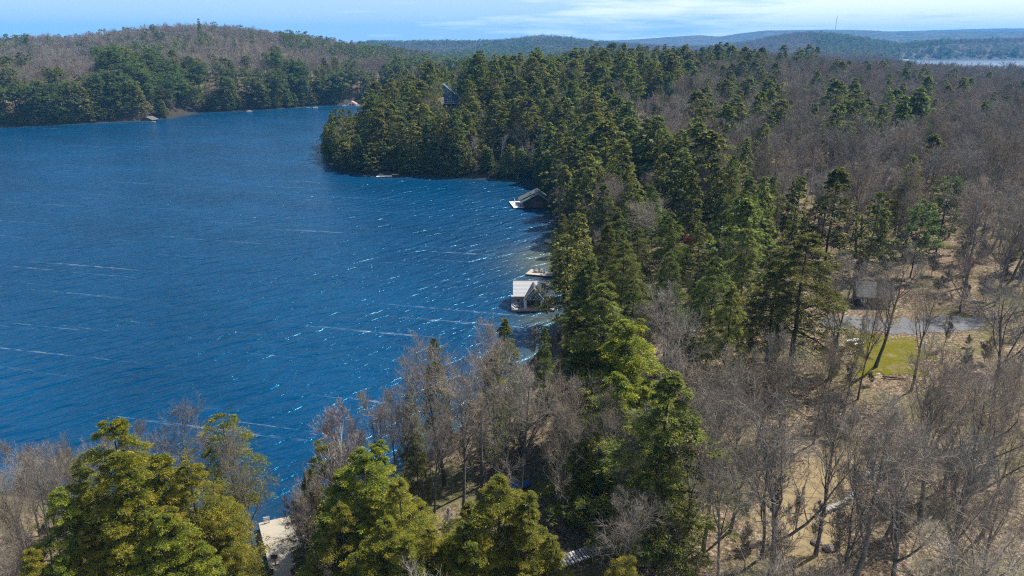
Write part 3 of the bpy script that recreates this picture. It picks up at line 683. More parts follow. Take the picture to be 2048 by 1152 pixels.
# conifer share of the scatter, by where the tree's crown falls: polygon, share, kinds
HEM, CED, PIN, BIR = 'hemlock', 'cedar', 'pine', 'birch'
ZONES = [
 ([(-400, 60), (1000, 60), (1000, 130), (760, 160), (760, 215), (-400, 270)], .09, 0),
 ([(180, 75), (420, 78), (430, 118), (300, 130), (190, 135)], .20, 0),
 ([(260, 95), (420, 100), (400, 135), (290, 130)], .35, 0),
 ([(-400, 60), (60, 80), (60, 130), (40, 150), (-400, 150)], .25, 0),
 ([(560, 62), (640, 75), (900, 112), (850, 135), (700, 118), (560, 90)], .45, 0),
 ([(-400, 170), (60, 180), (140, 172), (185, 165), (190, 130), (260, 132), (330, 138), (420, 150), (500, 165), (560, 155), (640, 148), (760, 155), (770, 215), (0, 265), (-400, 290)], .93, PIN),
 ([(60, 150), (150, 128), (200, 128), (180, 170), (60, 182)], .04, PIN),
 ([(440, 120), (560, 130), (560, 160), (470, 160)], .15, PIN),
 ([(640, 350), (650, 235), (740, 190), (770, 135), (870, 108), (1000, 92), (1130, 98), (1220, 98), (1300, 108), (1390, 125), (1390, 180), (1260, 190), (1220, 260), (1110, 300), (1070, 365)], .80, HEM),
 ([(890, 200), (1110, 190), (1100, 310), (900, 320)], .68, HEM),
 ([(1080, 100), (1200, 100), (1200, 120), (1080, 118)], .5, HEM),
 ([(1060, 260), (1210, 215), (1290, 290), (1400, 320), (1530, 370), (1590, 450), (1600, 490), (1560, 560), (1500, 660), (1390, 650), (1290, 570), (1290, 640), (1100, 640), (1080, 420)], .86, HEM),
 ([(1225, 410), (1330, 420), (1320, 475), (1225, 470)], .08, HEM),
 ([(1270, 330), (1330, 340), (1350, 380), (1290, 380)], .3, HEM),
 ([(1270, 580), (1420, 600), (1420, 700), (1290, 700)], .03, HEM),
 ([(1400, 120), (1500, 110), (1560, 140), (1540, 180), (1400, 170)], .22, HEM),
 ([(1390, 180), (1560, 190), (1570, 260), (1400, 290)], .42, HEM),
 ([(1660, 200), (1850, 200), (1850, 290), (1660, 280)], .30, HEM),
 ([(1850, 340), (1960, 340), (1960, 480), (1850, 480)], .12, PIN),
 ([(1060, 620), (1290, 640), (1380, 780), (1390, 900), (1300, 1100), (1160, 1120), (1130, 900), (1080, 760)], .55, HEM),
 ([(1620, 60), (1900, 75), (1900, 120), (1650, 112)], .5, 0),
 ([(1850, 95), (2500, 95), (2500, 125), (1790, 125)], .97, 0),
 ([(600, 78), (1400, 78), (1400, 92), (600, 92)], .45, 0),
]
CLEAR = []   # world polygons with no trees, filled below
def in_poly(px, py, poly): return poly_sd(px, py, poly) > 0
LAWN = pix_poly([(1698, 654), (1760, 658), (1835, 674), (1862, 700), (1850, 738), (1790, 744), (1722, 738), (1704, 700)], 12.0)
DRIVE = pix_poly([(1640, 618), (1720, 628), (1800, 632), (1880, 628), (1985, 640), (1985, 660), (1880, 668), (1800, 664), (1730, 654), (1650, 650)], 12.0)
YARD = pix_poly([(1540, 905), (1600, 880), (1700, 870), (1780, 900), (1715, 945), (1660, 985), (1700, 1040), (1660, 1095), (1590, 1110), (1530, 1090), (1545, 1000)], 12.0)
GRAVEL_FAR = pix_poly([(1284, 264), (1300, 259), (1320, 263), (1318, 271), (1298, 276), (1284, 272)], 16.0)
HOUSE_SPOT = pix_poly([(1690, 575), (1830, 565), (1850, 628), (1690, 625)], 12.0)
CLEAR += [LAWN, DRIVE, YARD, GRAVEL_FAR, HOUSE_SPOT]
CLEAR.append(pix_poly([(500, 1030), (660, 1030), (700, 1200), (520, 1200)], .5))
CLEAR.append(pix_poly([(1100, 1090), (1260, 1090), (1260, 1190), (1080, 1190)], 5))
COTTAGE_XY = (W(905, 210, 22)[0], W(905, 210, 22)[1])

def find_spot(u, v, h):
    """ground point whose tree of height h has its tip at pixel (u,v); over water, step back to the shore in front"""
    a, b = (u - 1024.0) / FPX, (576.0 - v) / FPX
    dy = math.cos(PITCH) + b * math.sin(PITCH); dz = -math.sin(PITCH) + b * math.cos(PITCH)
    k = np.concatenate([np.arange(25, 200, .5), np.arange(200, 1000, 2.), np.arange(1000, 6000, 10.)])
    z, land = terrain(a * k, dy * k)
    zr = CAMZ + dz * k
    hit = np.nonzero(zr <= z + h)[0]
    if len(hit) == 0: return None
    i = hit[0]
    if land[i] < .5:
        back = np.nonzero((land > .5) & (np.arange(len(k)) < i))[0]
        fwd = np.nonzero((land > .5) & (np.arange(len(k)) > i))[0]
        if len(back) and (k[i] - k[back[-1]]) < 34: i = back[-1]
        elif len(fwd): i = fwd[0]
        else: return None
        h = min(max(zr[i] - z[i], h * .5), h * 1.15)
    return a * k[i], dy * k[i], float(z[i]), float(h)
TREES = []    # (kind, variant, x, y, z, height scale, width scale, rotation, explicit)
rng = np.random.RandomState(5)
ex, ey, er = [], [], []
for n_expl, (kd, var, u, v, h, wf) in enumerate(EXPL):
    s = find_spot(u, v, h)
    if s is None: print('no spot', kd, u, v); continue
    x, y, z, h = s
    H = VAR[kd][var % len(VAR[kd])][3]
    TREES.append((kd, var % len(VAR[kd]), x, y, z, h / H, wf * h / H, rng.rand() * 6.28, n_expl + 1))
    ex.append(x); ey.append(y); er.append((2.6 if 'bare' in kd else 3.2) * (h / 20))
ex, ey, er = map(np.array, (ex, ey, er))
def scatter(r0, r1, sp, a0=-39.5, a1=39.5):
    n = int(r1 / sp) + 2
    gx_, gy_ = np.meshgrid(np.arange(-n, n) * sp, np.arange(0, n) * sp)
    x = (gx_ + rng.rand(*gx_.shape) * sp * .92).ravel(); y = (gy_ + rng.rand(*gy_.shape) * sp * .92).ravel()
    r = np.hypot(x, y); a = np.degrees(np.arctan2(x, np.maximum(y, .01)))
    k = (r >= r0) & (r < r1) & (a > a0) & (a < a1)
    x, y = x[k], y[k]
    z, land = terrain(x, y)
    k = land > .25
    x, y, z = x[k], y[k], z[k]
    for pol in CLEAR:
        if np.hypot(*pol[0]) < r1 + 200:
            k = poly_sd(x, y, pol) < -1.5; x, y, z = x[k], y[k], z[k]
    if r0 < 900:
        d = np.min(np.hypot(x[:, None] - ex[None], y[:, None] - ey[None]) - er[None], axis=1)
        k = d > 0; x, y, z = x[k], y[k], z[k]
    return x, y, z
def zone_of(x, y, z):
    u, v = proj(x, y, z + 11)
    p = np.where(np.hypot(x, y) < 160, .0, .06); kd = np.zeros(x.shape, int)
    for poly, pr, kind in ZONES:
        c = in_poly(u, v, poly); p[c] = pr; kd[c] = {0: 0, HEM: 0, PIN: 1}[kind]
    return u, v, p, kd
VIEWS = [(115, [(1680, 610), (1880, 610), (1895, 745), (1690, 750)]), (95, [(1520, 890), (1700, 870), (1690, 1090), (1520, 1100)]), (90, [(500, 990), (640, 1000), (650, 1200), (480, 1200)]),
         (380, [(1262, 235), (1325, 235), (1325, 275), (1262, 275)]), (90, [(1650, 925), (1800, 885), (1800, 940), (1650, 990)]), (85, [(1080, 940), (1160, 960), (1160, 1080), (1080, 1060)]), (75, [(1120, 1120), (1200, 1080), (1220, 1152), (1100, 1152)]),
         (278, [(1000, 365), (1102, 365), (1102, 460), (1000, 460)]), (152, [(1000, 520), (1150, 520), (1150, 655), (1000, 655)]), (520, [(880, 160), (925, 160), (925, 216), (880, 216)]), (575, [(272, 215), (318, 215), (318, 245), (272, 245)]), (850, [(686, 190), (720, 190), (720, 212), (686, 212)]), (580, [(238, 228), (275, 228), (275, 245), (238, 245)]), (655, [(328, 214), (392, 212), (392, 230), (328, 238)])]
EXB = []
for row in list(TREES):
    kd_, _, u_, v_, h_, w_ = EXPL[row[8] - 1]
    rr_ = math.hypot(row[2], row[3]); ppm = FPX / math.hypot(rr_, 40); h_ = row[5] * VAR[row[0]][row[1]][3]
    if rr_ < 330 or kd_.startswith('birch'):
        EXB.append((u_, v_, h_ * ppm * .8, (2.8 if 'bare' in kd_ else 4.3) * w_ * ppm * h_ / 20, rr_, .35 if 'bare' in kd_ else (.3 if 'birch' in kd_ else .9)))
def blocked(x, y, z, h):
    r = np.hypot(x, y); bad = np.zeros(len(x), bool)
    for f in (.35, .65, .95):
        u, v = proj(x, y, z + h * f)
        for rl, pl in VIEWS: bad |= in_poly(u, v, pl) & (r < rl) & (rng.rand(len(x)) < (1.0 if rl > 120 else   .92 if rl != 115 else .86))
    u, v = proj(x, y, z + h * .92)
    for (eu, ev, eh, ew, err, pr) in EXB:
        bad |= (r < err + 2) & (v > ev - 6) & (v < ev + eh) & (np.abs(u - eu) < ew * 1.25) & (rng.rand(len(x)) < pr)
    return bad
FARX = {}     # kind -> rows for the instanced masses
for r0, r1, sp in ((34, 150, 6.3), (150, 820, 7.4), (820, 2050, 9.0), (2050, 5200, 19.0)):
    x, y, z = scatter(r0, r1, sp)
    u, v, p, kd = zone_of(x, y, z)
    r = np.hypot(x, y)
    if r0 >= 820:
        p = np.clip(p + (fbm(x / 70, y / 70, 3) * 1.4) * (p > .15) - .05, 0, 1)
    q = rng.rand(len(x)); con = q < p
    hs = np.clip(rng.normal(size=len(x)) * .18 + .95, .45, 1.35); ws = rng.normal(size=len(x)) * .13 + 1
    pick = rng.rand(len(x)); rot = rng.rand(len(x)) * 6.28
    bad = blocked(x, y, z, 17) if r0 < 820 else np.zeros(len(x), bool)
    for i in range(len(x)):
        c = con[i]; ri = r[i]
        if bad[i]: continue
        if ri < 130 and proj(x[i], y[i], z[i] + 16)[1] < np.interp(u[i], [0, 560, 640, 860, 900], [865, 865, 810, 760, 600]): continue
        if c and 150 < ri < 820 and rng.rand() < .20: continue
        if ri < 110 and 90 < u[i] < 1150 and v[i] > 900 and not c and rng.rand() < .9: continue
        if ri < 200:
            if r0 == 34 and v[i] > 640 and u[i] < 1130 and c: kind, nv = 'hemlock_near', 4
            else: kind, nv = ('hemlock_near', 4) if c else ('bare_near', 6)
            sc = hs[i] * (.85 if c else .9)
        elif ri < 820:
            if c: kind, nv = ('pine_mid', 3) if (kd[i] == 1 and pick[i] < .75) else ('cedar_mid', 2) if pick[i] < .22 else ('hemlock_mid', 5)
            else: kind, nv = ('birch_mid', 3) if pick[i] < (.5 if (890 < u[i] < 1110 and ri < 520) else .05) else ('bare_mid', 4)
            sc = hs[i] * (1.08 if c else .92)
            if c: ws[i] *= 1.12
            if u[i] < 735 and 330 < ri < 560: sc *= .68
        else:
            kind, nv = ('conifer_far', 4) if c else ('bare_far', 3)
            sc = hs[i] * (.95 if ri < 2050 else 1.1)
            if ri >= 2050: ws[i] *= 1.7
        vr = int(rot[i] * 1000) % nv
        TREES.append((kind, vr, x[i], y[i], z[i], sc, sc * max(.6, ws[i]), rot[i], False))
# a close row of trees right at the water on the headland and the far shore
for i in range(len(LAKE)):
    (xa, ya), (xb, yb) = LAKE[i], LAKE[(i + 1) % len(LAKE)]
    L_ = math.hypot(xb - xa, yb - ya)
    for k in range(int(L_ / 2.3)):
        t_ = (k + rng.rand()) * 2.3 / L_; x0, y0 = xa + (xb - xa) * t_, ya + (yb - ya) * t_
        nx, ny = (yb - ya) / L_, -(xb - xa) / L_
        if poly_sd(np.array([x0 + nx * 2]), np.array([y0 + ny * 2]), LAKE)[0] > 0: nx, ny = -nx, -ny
        of = .3 + 4.5 * rng.rand(); x0 += nx * of; y0 += ny * of; r = math.hypot(x0, y0)
        if not 270 < r < 1000 or abs(x0) > y0: continue
        z0 = tz(x0, y0); u0, v0 = proj(x0, y0, z0 + 2)
        if (236 < u0 < 320 or 328 < u0 < 395 or 684 < u0 < 722) and r > 500: continue
        if z0 < .02: continue
        kd_ = 'cedar_mid' if rng.rand() < .55 else 'hemlock_mid'
        h_ = (6 + 8 * rng.rand()) / VAR[kd_][0][3]
        TREES.append((kd_, int(rng.rand() * 2) if kd_ == 'cedar_mid' else int(rng.rand() * 3), x0, y0, z0, h_, h_ * (1.1 + .5 * rng.rand()), rng.rand() * 6.28, False))
# young growth under the middle distance
x, y, z = scatter(150, 520, 7.0)
u, v, p, kd = zone_of(x, y, z); bad = blocked(x, y, z, 6)
for i in range(len(x)):
    if bad[i] or rng.rand() < .25: continue
    if rng.rand() < p[i] * .8: TREES.append(('hemlock_mid', int(rng.rand() * 5), x[i], y[i], z[i], .22 + .2 * rng.rand(), .34 + .16 * rng.rand(), rng.rand() * 6.28, False))
    else: s_ = .9 + .9 * rng.rand(); TREES.append(('shrub', int(rng.rand() < .06), x[i], y[i], z[i], s_, s_ * 1.2, rng.rand() * 6.28, False))
# saplings and brush under the near trees
x, y, z = scatter(36, 150, 4.0)
for i in range(len(x)):
    if rng.rand() < .55:
        kd_ = 'sapling' if rng.rand() < .45 else 'shrub'
        s_ = .55 + .6 * rng.rand()
        TREES.append((kd_, int(rng.rand() < .03) if kd_ == 'shrub' else int(rng.rand() * 2), x[i], y[i], z[i], s_, s_, rng.rand() * 6.28, False))
# keep the sight lines to the buildings and the dock open: nothing whose crown would cross them
KEEP = [(153, 1018, 1099, 536, 632), (263, 1014, 1082, 378, 420), (498, 885, 915, 166, 208), (84, 522, 578, 1036, 1152), (575, 276, 308, 224, 244), (800, 688, 716, 196, 212)]
def crossing(t):
    kd_, vr, x, y, z, sc, wf = t[:7]; r = math.hypot(x, y); H = VAR[kd_][vr][3] * sc
    R0 = (4.6 if 'bare' in kd_ else 3.4 if ('birch' in kd_ or 'red' in kd_) else 2.0 if kd_ in ('shrub', 'sapling', 'cedar_mid') else 5.0) * wf
    for rl, u0, u1, v0, v1 in KEEP:
        if r > rl: continue
        for f in (.1, .3, .45, .6, .75, .9):
            u, v = proj(x, y, z + H * f)
            if not (v0 < v < v1): continue
            g = (1.15 - f) if 'bare' not in kd_ else min(f * 1.5, 1)
            if 'bare' in kd_ and f < .3: g = .1
            if 'pine' in kd_ and f < .4: g = .1
            hw = R0 * g * FPX / math.hypot(r, CAMZ - z) * .9
            if u + hw > u0 and u - hw < u1: return (u0 + u1) / 2
    return None
out_ = []
for t in TREES:
    c_ = crossing(t)
    if c_ is None: out_.append(t); continue
    if not t[8]: continue
    t = list(t)
    if 'cedar' in t[0] and math.hypot(t[2], t[3]) < 90: out_.append(tuple(t)); continue
    s_ = 1.0 if proj(t[2], t[3], t[4] + 8)[0] > c_ else -1.0
    for _ in range(14):
        t[2] += s_ * .8; t[4] = max(tz(t[2], t[3]), .1)
        if crossing(t) is None: break
    if tz(t[2], t[3]) > 0: out_.append(tuple(t))
TREES = out_
print('trees', len(TREES))
# ------------------------------------------------------------------ which trees are single things
FAM = {'hemlock_near': 'hemlock', 'hemlock_mid': 'hemlock', 'cedar_near': 'cedar', 'cedar_mid': 'cedar', 'pine_near': 'pine', 'pine_mid': 'pine', 'conifer_far': 'conifer',
       'bare_near': 'bare', 'bare_mid': 'bare', 'bare_far': 'bare', 'birch_near': 'birch', 'birch_mid': 'birch', 'red_mid': 'red', 'sapling': 'sapling', 'shrub': 'shrub'}
tr_u = np.zeros(len(TREES)); tr_v = np.zeros(len(TREES)); tr_vis = np.zeros(len(TREES), int)
def painter():
    GW, GH, q = 1024, 576, 2.0
    buf = np.full((GH, GW), -1, int)
    A = np.array([(t[2], t[3], t[4], t[5], t[6]) for t in TREES]); rad = np.hypot(A[:, 0], A[:, 1])
    Hh = np.array([VAR[t[0]][t[1]][3] for t in TREES]) * A[:, 3]
    ub, vb = proj(A[:, 0], A[:, 1], A[:, 2] + Hh * .12); ut, vt = proj(A[:, 0], A[:, 1], A[:, 2] + Hh)
    tr_u[:] = (ub + ut) / 2; tr_v[:] = (vt * .6 + vb * .4)
    for i in np.argsort(-rad):
        fam = FAM[TREES[i][0]]
        if rad[i] > 1500 or fam in ('shrub',): continue
        wpx = (5.2 if fam in ('hemlock', 'pine', 'bare') else 3.6) * A[i, 4] * FPX / math.hypot(rad[i], 45) / q
        y0, y1 = vt[i] / q, vb[i] / q; xc = ub[i] / q
        if y1 < 0 or y0 > GH or xc + wpx < 0 or xc - wpx > GW: continue
        a0, a1 = max(int(y0), 0), min(int(y1) + 1, GH); b0, b1 = max(int(xc - wpx), 0), min(int(xc + wpx) + 1, GW)
        if a1 <= a0 or b1 <= b0: continue
        yy, xx = np.mgrid[a0:a1, b0:b1]; t = (yy - y0) / max(y1 - y0, 1)
        if fam in ('hemlock', 'cedar'): m = np.abs(xx - xc) < wpx * np.clip(t * 1.15, .08, 1)
        else: m = ((xx - xc) / max(wpx, .5)) ** 2 + ((t - .42) / .5) ** 2 < 1
        buf[a0:a1, b0:b1][m] = i
    ids, n = np.unique(buf[buf >= 0], return_counts=True)
    tr_vis[ids] = n
painter()
chosen = []
def take(fams, n, least):
    c = [i for i in range(len(TREES)) if FAM[TREES[i][0]] in fams and tr_vis[i] >= least and TREES[i][0] not in ('bare_far',)]
    c.sort(key=lambda i: -tr_vis[i] - (4000 if TREES[i][8] else 0)); chosen.extend(c[:n])
take(('hemlock', 'cedar', 'pine', 'conifer'), 295, 12); take(('bare',), 295, 14); take(('birch',), 30, 6); take(('red',), 12, 4); take(('sapling',), 40, 10)
# explicit far hilltop conifers are single things too
MARKS = [(1066, 590, 'the pale-roofed boathouse'), (1064, 398, 'the dark boathouse'), (1105, 484, 'the small brown dock'), (900, 190, 'the tall blue house'), (1295, 268, 'the pale gravel clearing'),
         (1775, 700, 'the green lawn'), (1752, 590, 'the grey-roofed garage'), (1615, 1010, 'the brown yard'), (575, 1090, 'the wide beige dock'), (1160, 1135, 'the slatted walkway'),
         (655, 300, 'the headland tip'), (293, 232, 'the far grey-roofed boathouse'), (700, 202, 'the red-roofed boathouse'), (1617, 570, 'the huge spreading hemlock'), (1320, 850, 'the big foreground hemlock'),
         (650, 850, 'the white-limbed birch'), (1680, 380, 'the broad lone hemlock'), (765, 350, 'the rocks under the headland'), (1920, 130, 'the distant lake'), (1712, 668, 'the white picnic table'),
         (1590, 430, 'the patch of red brush'), (1690, 975, 'the sunlit-rimmed stone wall'), (1000, 345, 'the shaded cove shore'), (1100, 160, 'the wooded crest of the headland'),
         (1200, 600, 'the tall hemlock below the boathouse'), (2030, 1140, 'the lower right corner'), (20, 1140, 'the lower left corner'), (2030, 600, 'the middle of the right edge'), (1500, 180, 'the lone dark hemlock on the slope'),
         (1400, 690, 'the grey thicket in the middle'), (1790, 220, 'the hemlock clump on the right slope'), (2030, 300, 'the upper right edge')]
SECT = ['right of', 'above and right of', 'above', 'above and left of', 'left of', 'below and left of', 'below', 'below and right of']
ORD = ['nearest', 'second', 'third', 'fourth', 'fifth', 'sixth', 'seventh', 'eighth', 'ninth', 'tenth', 'eleventh', 'twelfth', 'thirteenth', 'fourteenth', 'fifteenth', 'sixteenth', 'seventeenth', 'eighteenth', 'nineteenth', 'twentieth']
SPEC = {0: 'tall pointed yellow-green cedar standing highest at the lower left', 1: 'bushy yellow-green cedar right of the tallest one at lower left', 8: 'narrow round-topped cedar on a bare stem left of the beige dock',
        9: 'tall bare forked tree rising over the water beside the narrow cedar', 17: 'dark green pointed cedar just right of the beige dock', 19: 'wide golden-green cedar right of the beige dock',
        24: 'golden-green pointed cedar at the bottom centre', 27: 'small golden cedar tip at the bottom edge right of the walkway', 28: 'white-limbed birch leaning over the water above the beige dock',
        29: 'low pale birch branches over the water left of the leaning birch', 37: 'large bare spreading tree on the shore at the centre', 48: 'tallest green hemlock below the pale-roofed boathouse', 
        54: 'biggest green hemlock in the foreground right of centre', 59: 'huge spreading hemlock left of the grey-roofed garage'}
NICE = {'hemlock': 'green hemlock', 'cedar': 'green cedar', 'pine': 'green pine', 'conifer': 'dark conifer', 'bare': 'bare grey-brown tree', 'birch': 'pale-barked birch', 'red': 'red-budded maple', 'sapling': 'thin bare sapling'}
GRP = {'hemlock': 'hemlocks in the lakeside forest', 'cedar': 'cedars near the shore', 'pine': 'pines in the forest', 'conifer': 'conifers on the hilltop', 'bare': 'bare hardwoods in the forest',
       'birch': 'pale birches', 'red': 'red-budded maples', 'sapling': 'bare saplings in the near woods'}
CATG = {'hemlock': 'conifer', 'cedar': 'conifer', 'pine': 'conifer', 'conifer': 'conifer', 'bare': 'bare tree', 'birch': 'birch tree', 'red': 'maple tree', 'sapling': 'sapling'}
NAME = {'hemlock': 'hemlock_tree', 'cedar': 'cedar_tree', 'pine': 'pine_tree', 'conifer': 'conifer_tree', 'bare': 'bare_tree', 'birch': 'birch_tree', 'red': 'maple_tree', 'sapling': 'sapling'}
cells = {}
expl_of = {}
ei = 0
for i, t in enumerate(TREES):
    if t[8]: expl_of[i] = t[8] - 1
for i in chosen:
    if expl_of.get(i) in SPEC: continue
    u, v = tr_u[i], tr_v[i]
    d = [math.hypot(u - a, (v - b) * 1.2) for a, b, _ in MARKS]; k = int(np.argmin(d)); a, b, _ = MARKS[k]
    s = int(round(math.degrees(math.atan2(b - v, u - a)) / 45.0)) % 8
    fam = FAM[TREES[i][0]]
    ppm = FPX / math.hypot(TREES[i][2], TREES[i][3], 45); hpx = VAR[TREES[i][0]][TREES[i][1]][3] * TREES[i][5] * ppm
    rw = TREES[i][6] / TREES[i][5]
    adj = 'slender ' if rw < .88 else 'broad ' if rw > 1.14 else ''
    cells.setdefault((k, s, fam, adj), []).append((d[k], i))
LAB = {i: SPEC[expl_of[i]] for i in chosen if expl_of.get(i) in SPEC}
for (k, s, fam, adj), rows in cells.items():
    rows.sort()
    for n_, (_, i) in enumerate(rows):
        LAB[i] = adj + (NICE[fam] if len(MARKS[k][2].split()) < 6 else NICE[fam].replace(' grey-brown', '')) + ', ' + ORD[min(n_, 19)] + ' one ' + SECT[s] + ' ' + MARKS[k][2]
cset = set(chosen)
for i in chosen:
    kd_, vr, x, y, z, sc, wf, rot, ex_ = TREES[i]; fam = FAM[kd_]; m1, m2, m3, H = VAR[kd_][vr]
    e = empty(NAME[fam], (x, y, z), rot); e.scale = (wf, wf, sc)
    tag(e, LAB[i], CATG[fam], GRP[fam])
    obj('trunk', m1, e); obj('crown', m2, e)

def instancer(name, rows):
    order = sorted({(r[0], r[1]) for r in rows}); idx = {o: i for i, o in enumerate(order)}
    c = bpy.data.collections.new(name + '_forms')
    for i, o_ in enumerate(order): c.objects.link(bpy.data.objects.new('%s_form_%03d' % (name, i), VAR[o_[0]][o_[1]][2]))
    me = bpy.data.meshes.new(name); me.vertices.add(len(rows))
    me.vertices.foreach_set('co', np.array([r[2:5] for r in rows], np.float32).ravel())
    a = me.attributes.new('form', 'INT', 'POINT'); a.data.foreach_set('value', np.array([idx[(r[0], r[1])] for r in rows], np.int32))
    a = me.attributes.new('rot', 'FLOAT_VECTOR', 'POINT'); a.data.foreach_set('vector', np.array([(0, 0, r[7]) for r in rows], np.float32).ravel())
    a = me.attributes.new('siz', 'FLOAT_VECTOR', 'POINT'); a.data.foreach_set('vector', np.array([(r[6], r[6], r[5]) for r in rows], np.float32).ravel())
    o = obj(name, me); tag(o, kind='stuff')
    ng = bpy.data.node_groups.new(name, 'GeometryNodeTree')
    ng.interface.new_socket('Geometry', in_out='INPUT', socket_type='NodeSocketGeometry')
    ng.interface.new_socket('Geometry', in_out='OUTPUT', socket_type='NodeSocketGeometry')
    nn, ll = ng.nodes, ng.links
    gi = nn.new('NodeGroupInput'); go = nn.new('NodeGroupOutput'); mp = nn.new('GeometryNodeMeshToPoints')
    ip = nn.new('GeometryNodeInstanceOnPoints'); ci = nn.new('GeometryNodeCollectionInfo')
    ci.inputs['Collection'].default_value = c; ci.inputs['Separate Children'].default_value = True; ci.inputs['Reset Children'].default_value = True
    def na(nm, dt):
        x = nn.new('GeometryNodeInputNamedAttribute'); x.data_type = dt; x.inputs['Name'].default_value = nm; return x.outputs['Attribute']
    ll.new(gi.outputs[0], mp.inputs[0]); ll.new(mp.outputs[0], ip.inputs['Points'])
    ll.new(ci.outputs[0], ip.inputs['Instance']); ip.inputs['Pick Instance'].default_value = True
    ll.new(na('form', 'INT'), ip.inputs['Instance Index'])
    e2r = nn.new('FunctionNodeEulerToRotation'); ll.new(na('rot', 'FLOAT_VECTOR'), e2r.inputs[0]); ll.new(e2r.outputs[0], ip.inputs['Rotation'])
    ll.new(na('siz', 'FLOAT_VECTOR'), ip.inputs['Scale']); ll.new(ip.outputs[0], go.inputs[0])
    md = o.modifiers.new('scatter', 'NODES'); md.node_group = ng
MASS = {'evergreen_woods': ('hemlock', 'cedar', 'pine', 'conifer'), 'hardwood_forest': ('bare', 'birch', 'red'), 'undergrowth': ('shrub', 'sapling')}
for nm, fams in MASS.items():
    instancer(nm, [t for i, t in enumerate(TREES) if i not in cset and FAM[t[0]] in fams])


# ------------------------------------------------------------------ buildings, docks and small things
M['roof_light'] = simple('light_shingles', (.42, .42, .42), .42, .16, 5, spec=.6)
M['roof_grey'] = simple('grey_shingles', (.10, .10, .098), .95, .3, 4, spec=.1)
M['roof_dark'] = simple('dark_green_roof', (.085, .10, .10), .85, .2, 3, spec=.15)
M['roof_red'] = simple('faded_red_roof', (.52, .22, .19), .7, .15, 2)
M['cedar_wall'] = simple('cedar_cladding', (.34, .24, .15), .8, .25, 2, stretch=(.3, .3, 9))
M['dark_wall'] = simple('dark_stained_boards', (.035, .032, .033), .8, .3, 2, stretch=(9, 9, .4))
M['blue_wall'] = simple('slate_blue_cladding', (.045, .095, .15), .7, .2, 2, stretch=(.3, .3, 9))
M['white_trim'] = simple('white_paint', (.62, .62, .61), .5, .06, 3)
M['deck'] = simple('weathered_deck', (.36, .31, .27), .8, .2, 3, stretch=(1, 8, 1))
M['pale_dock'] = simple('pale_composite_decking', (.34, .30, .235), .75, .08, 1.2, stretch=(.25, 5, 1))
M['dark_gap'] = simple('dark_joint', (.05, .045, .04), .9, .1, 2)
M['glass'] = simple('window_glass', (.03, .045, .06), .08, .1, 1, spec=.9)
M['dark_wood'] = simple('dark_wood', (.10, .065, .045), .8, .25, 3)
M['granite'] = simple('pink_grey_granite', (.36, .30, .26), .85, .35, 2.5, bump=.6)
M['lit_rim_stone'] = simple('sunlit_rim_stone', (.30, .28, .25), .85, .2, 4, bump=.6)  # stone colour brightened to stand for sun on the wall rims
M['dark_stone'] = simple('dark_fieldstone', (.20, .17, .15), .9, .35, 3, bump=.6)
M['steel'] = simple('galvanised_steel', (.42, .43, .45), .45, .1, 3, metal=.6)
M['grey_paint'] = simple('blue_grey_paint', (.10, .14, .18), .95, .1, 3, spec=.1)
M['blue_tarp'] = simple('blue_tarp', (.015, .11, .26), .45, .2, 2, bump=.4)
M['teal'] = simple('teal_plastic', (.03, .17, .22), .35, .1, 2)
M['blue_fabric'] = simple('dusty_blue_fabric', (.16, .28, .38), .8, .1, 3)
M['purple'] = simple('violet_plastic', (.35, .30, .50), .5, .1, 3)
M['pot'] = simple('dark_clay', (.10, .05, .045), .8, .2, 3)
M['yellow_leaf'] = simple('yellow_leaves', (.55, .40, .05), .7, .3, 6)
M['gravel'] = simple('grey_gravel', (.115, .115, .118), .95, .30, 3.0, bump=.3)
M['far_gravel'] = simple('pale_gravel', (.42, .36, .28), .95, .25, 1.2)
M['lawn'] = simple('spring_grass', (.155, .140, .014), .9, .55, .7, bump=.3)
M['dry_grass'] = simple('dry_winter_lawn', (.22, .165, .085), .95, .35, .55, bump=.2)
M['brass'] = simple('aged_board', (.13, .075, .055), .8, .2, 6)

def lawn_material():
    m, n, l = new_mat('patchy_spring_grass'); out = N(n, l, 'ShaderNodeOutputMaterial'); b = N(n, l, 'ShaderNodeBsdfDiffuse')
    t = N(n, l, 'ShaderNodeTexCoord')
    a = N(n, l, 'ShaderNodeTexNoise', i_Scale=.45, i_Detail=6.0, i_Roughness=.7); l.new(t.outputs['Object'], a.inputs['Vector'])
    c = N(n, l, 'ShaderNodeTexNoise', i_Scale=4.0, i_Detail=5.0, i_Roughness=.8); l.new(t.outputs['Object'], c.inputs['Vector'])
    g = ramp(n, l, c.outputs['Fac'], [(.3, (.055, .058, .010)), (.55, (.120, .110, .014)), (.8, (.20, .17, .04))])
    d = ramp(n, l, c.outputs['Fac'], [(.3, (.08, .06, .035)), (.7, (.24, .18, .10))])
    k = N(n, l, 'ShaderNodeMapRange'); l.new(a.outputs['Fac'], k.inputs[0]); k.inputs[1].default_value = .50; k.inputs[2].default_value = .66
    mx = N(n, l, 'ShaderNodeMixRGB'); l.new(k.outputs[0], mx.inputs[0]); l.new(g, mx.inputs[1]); l.new(d, mx.inputs[2])
    l.new(mx.outputs[0], b.inputs['Color']); l.new(b.outputs[0], out.inputs[0]); return m
M['lawn'] = lawn_material()
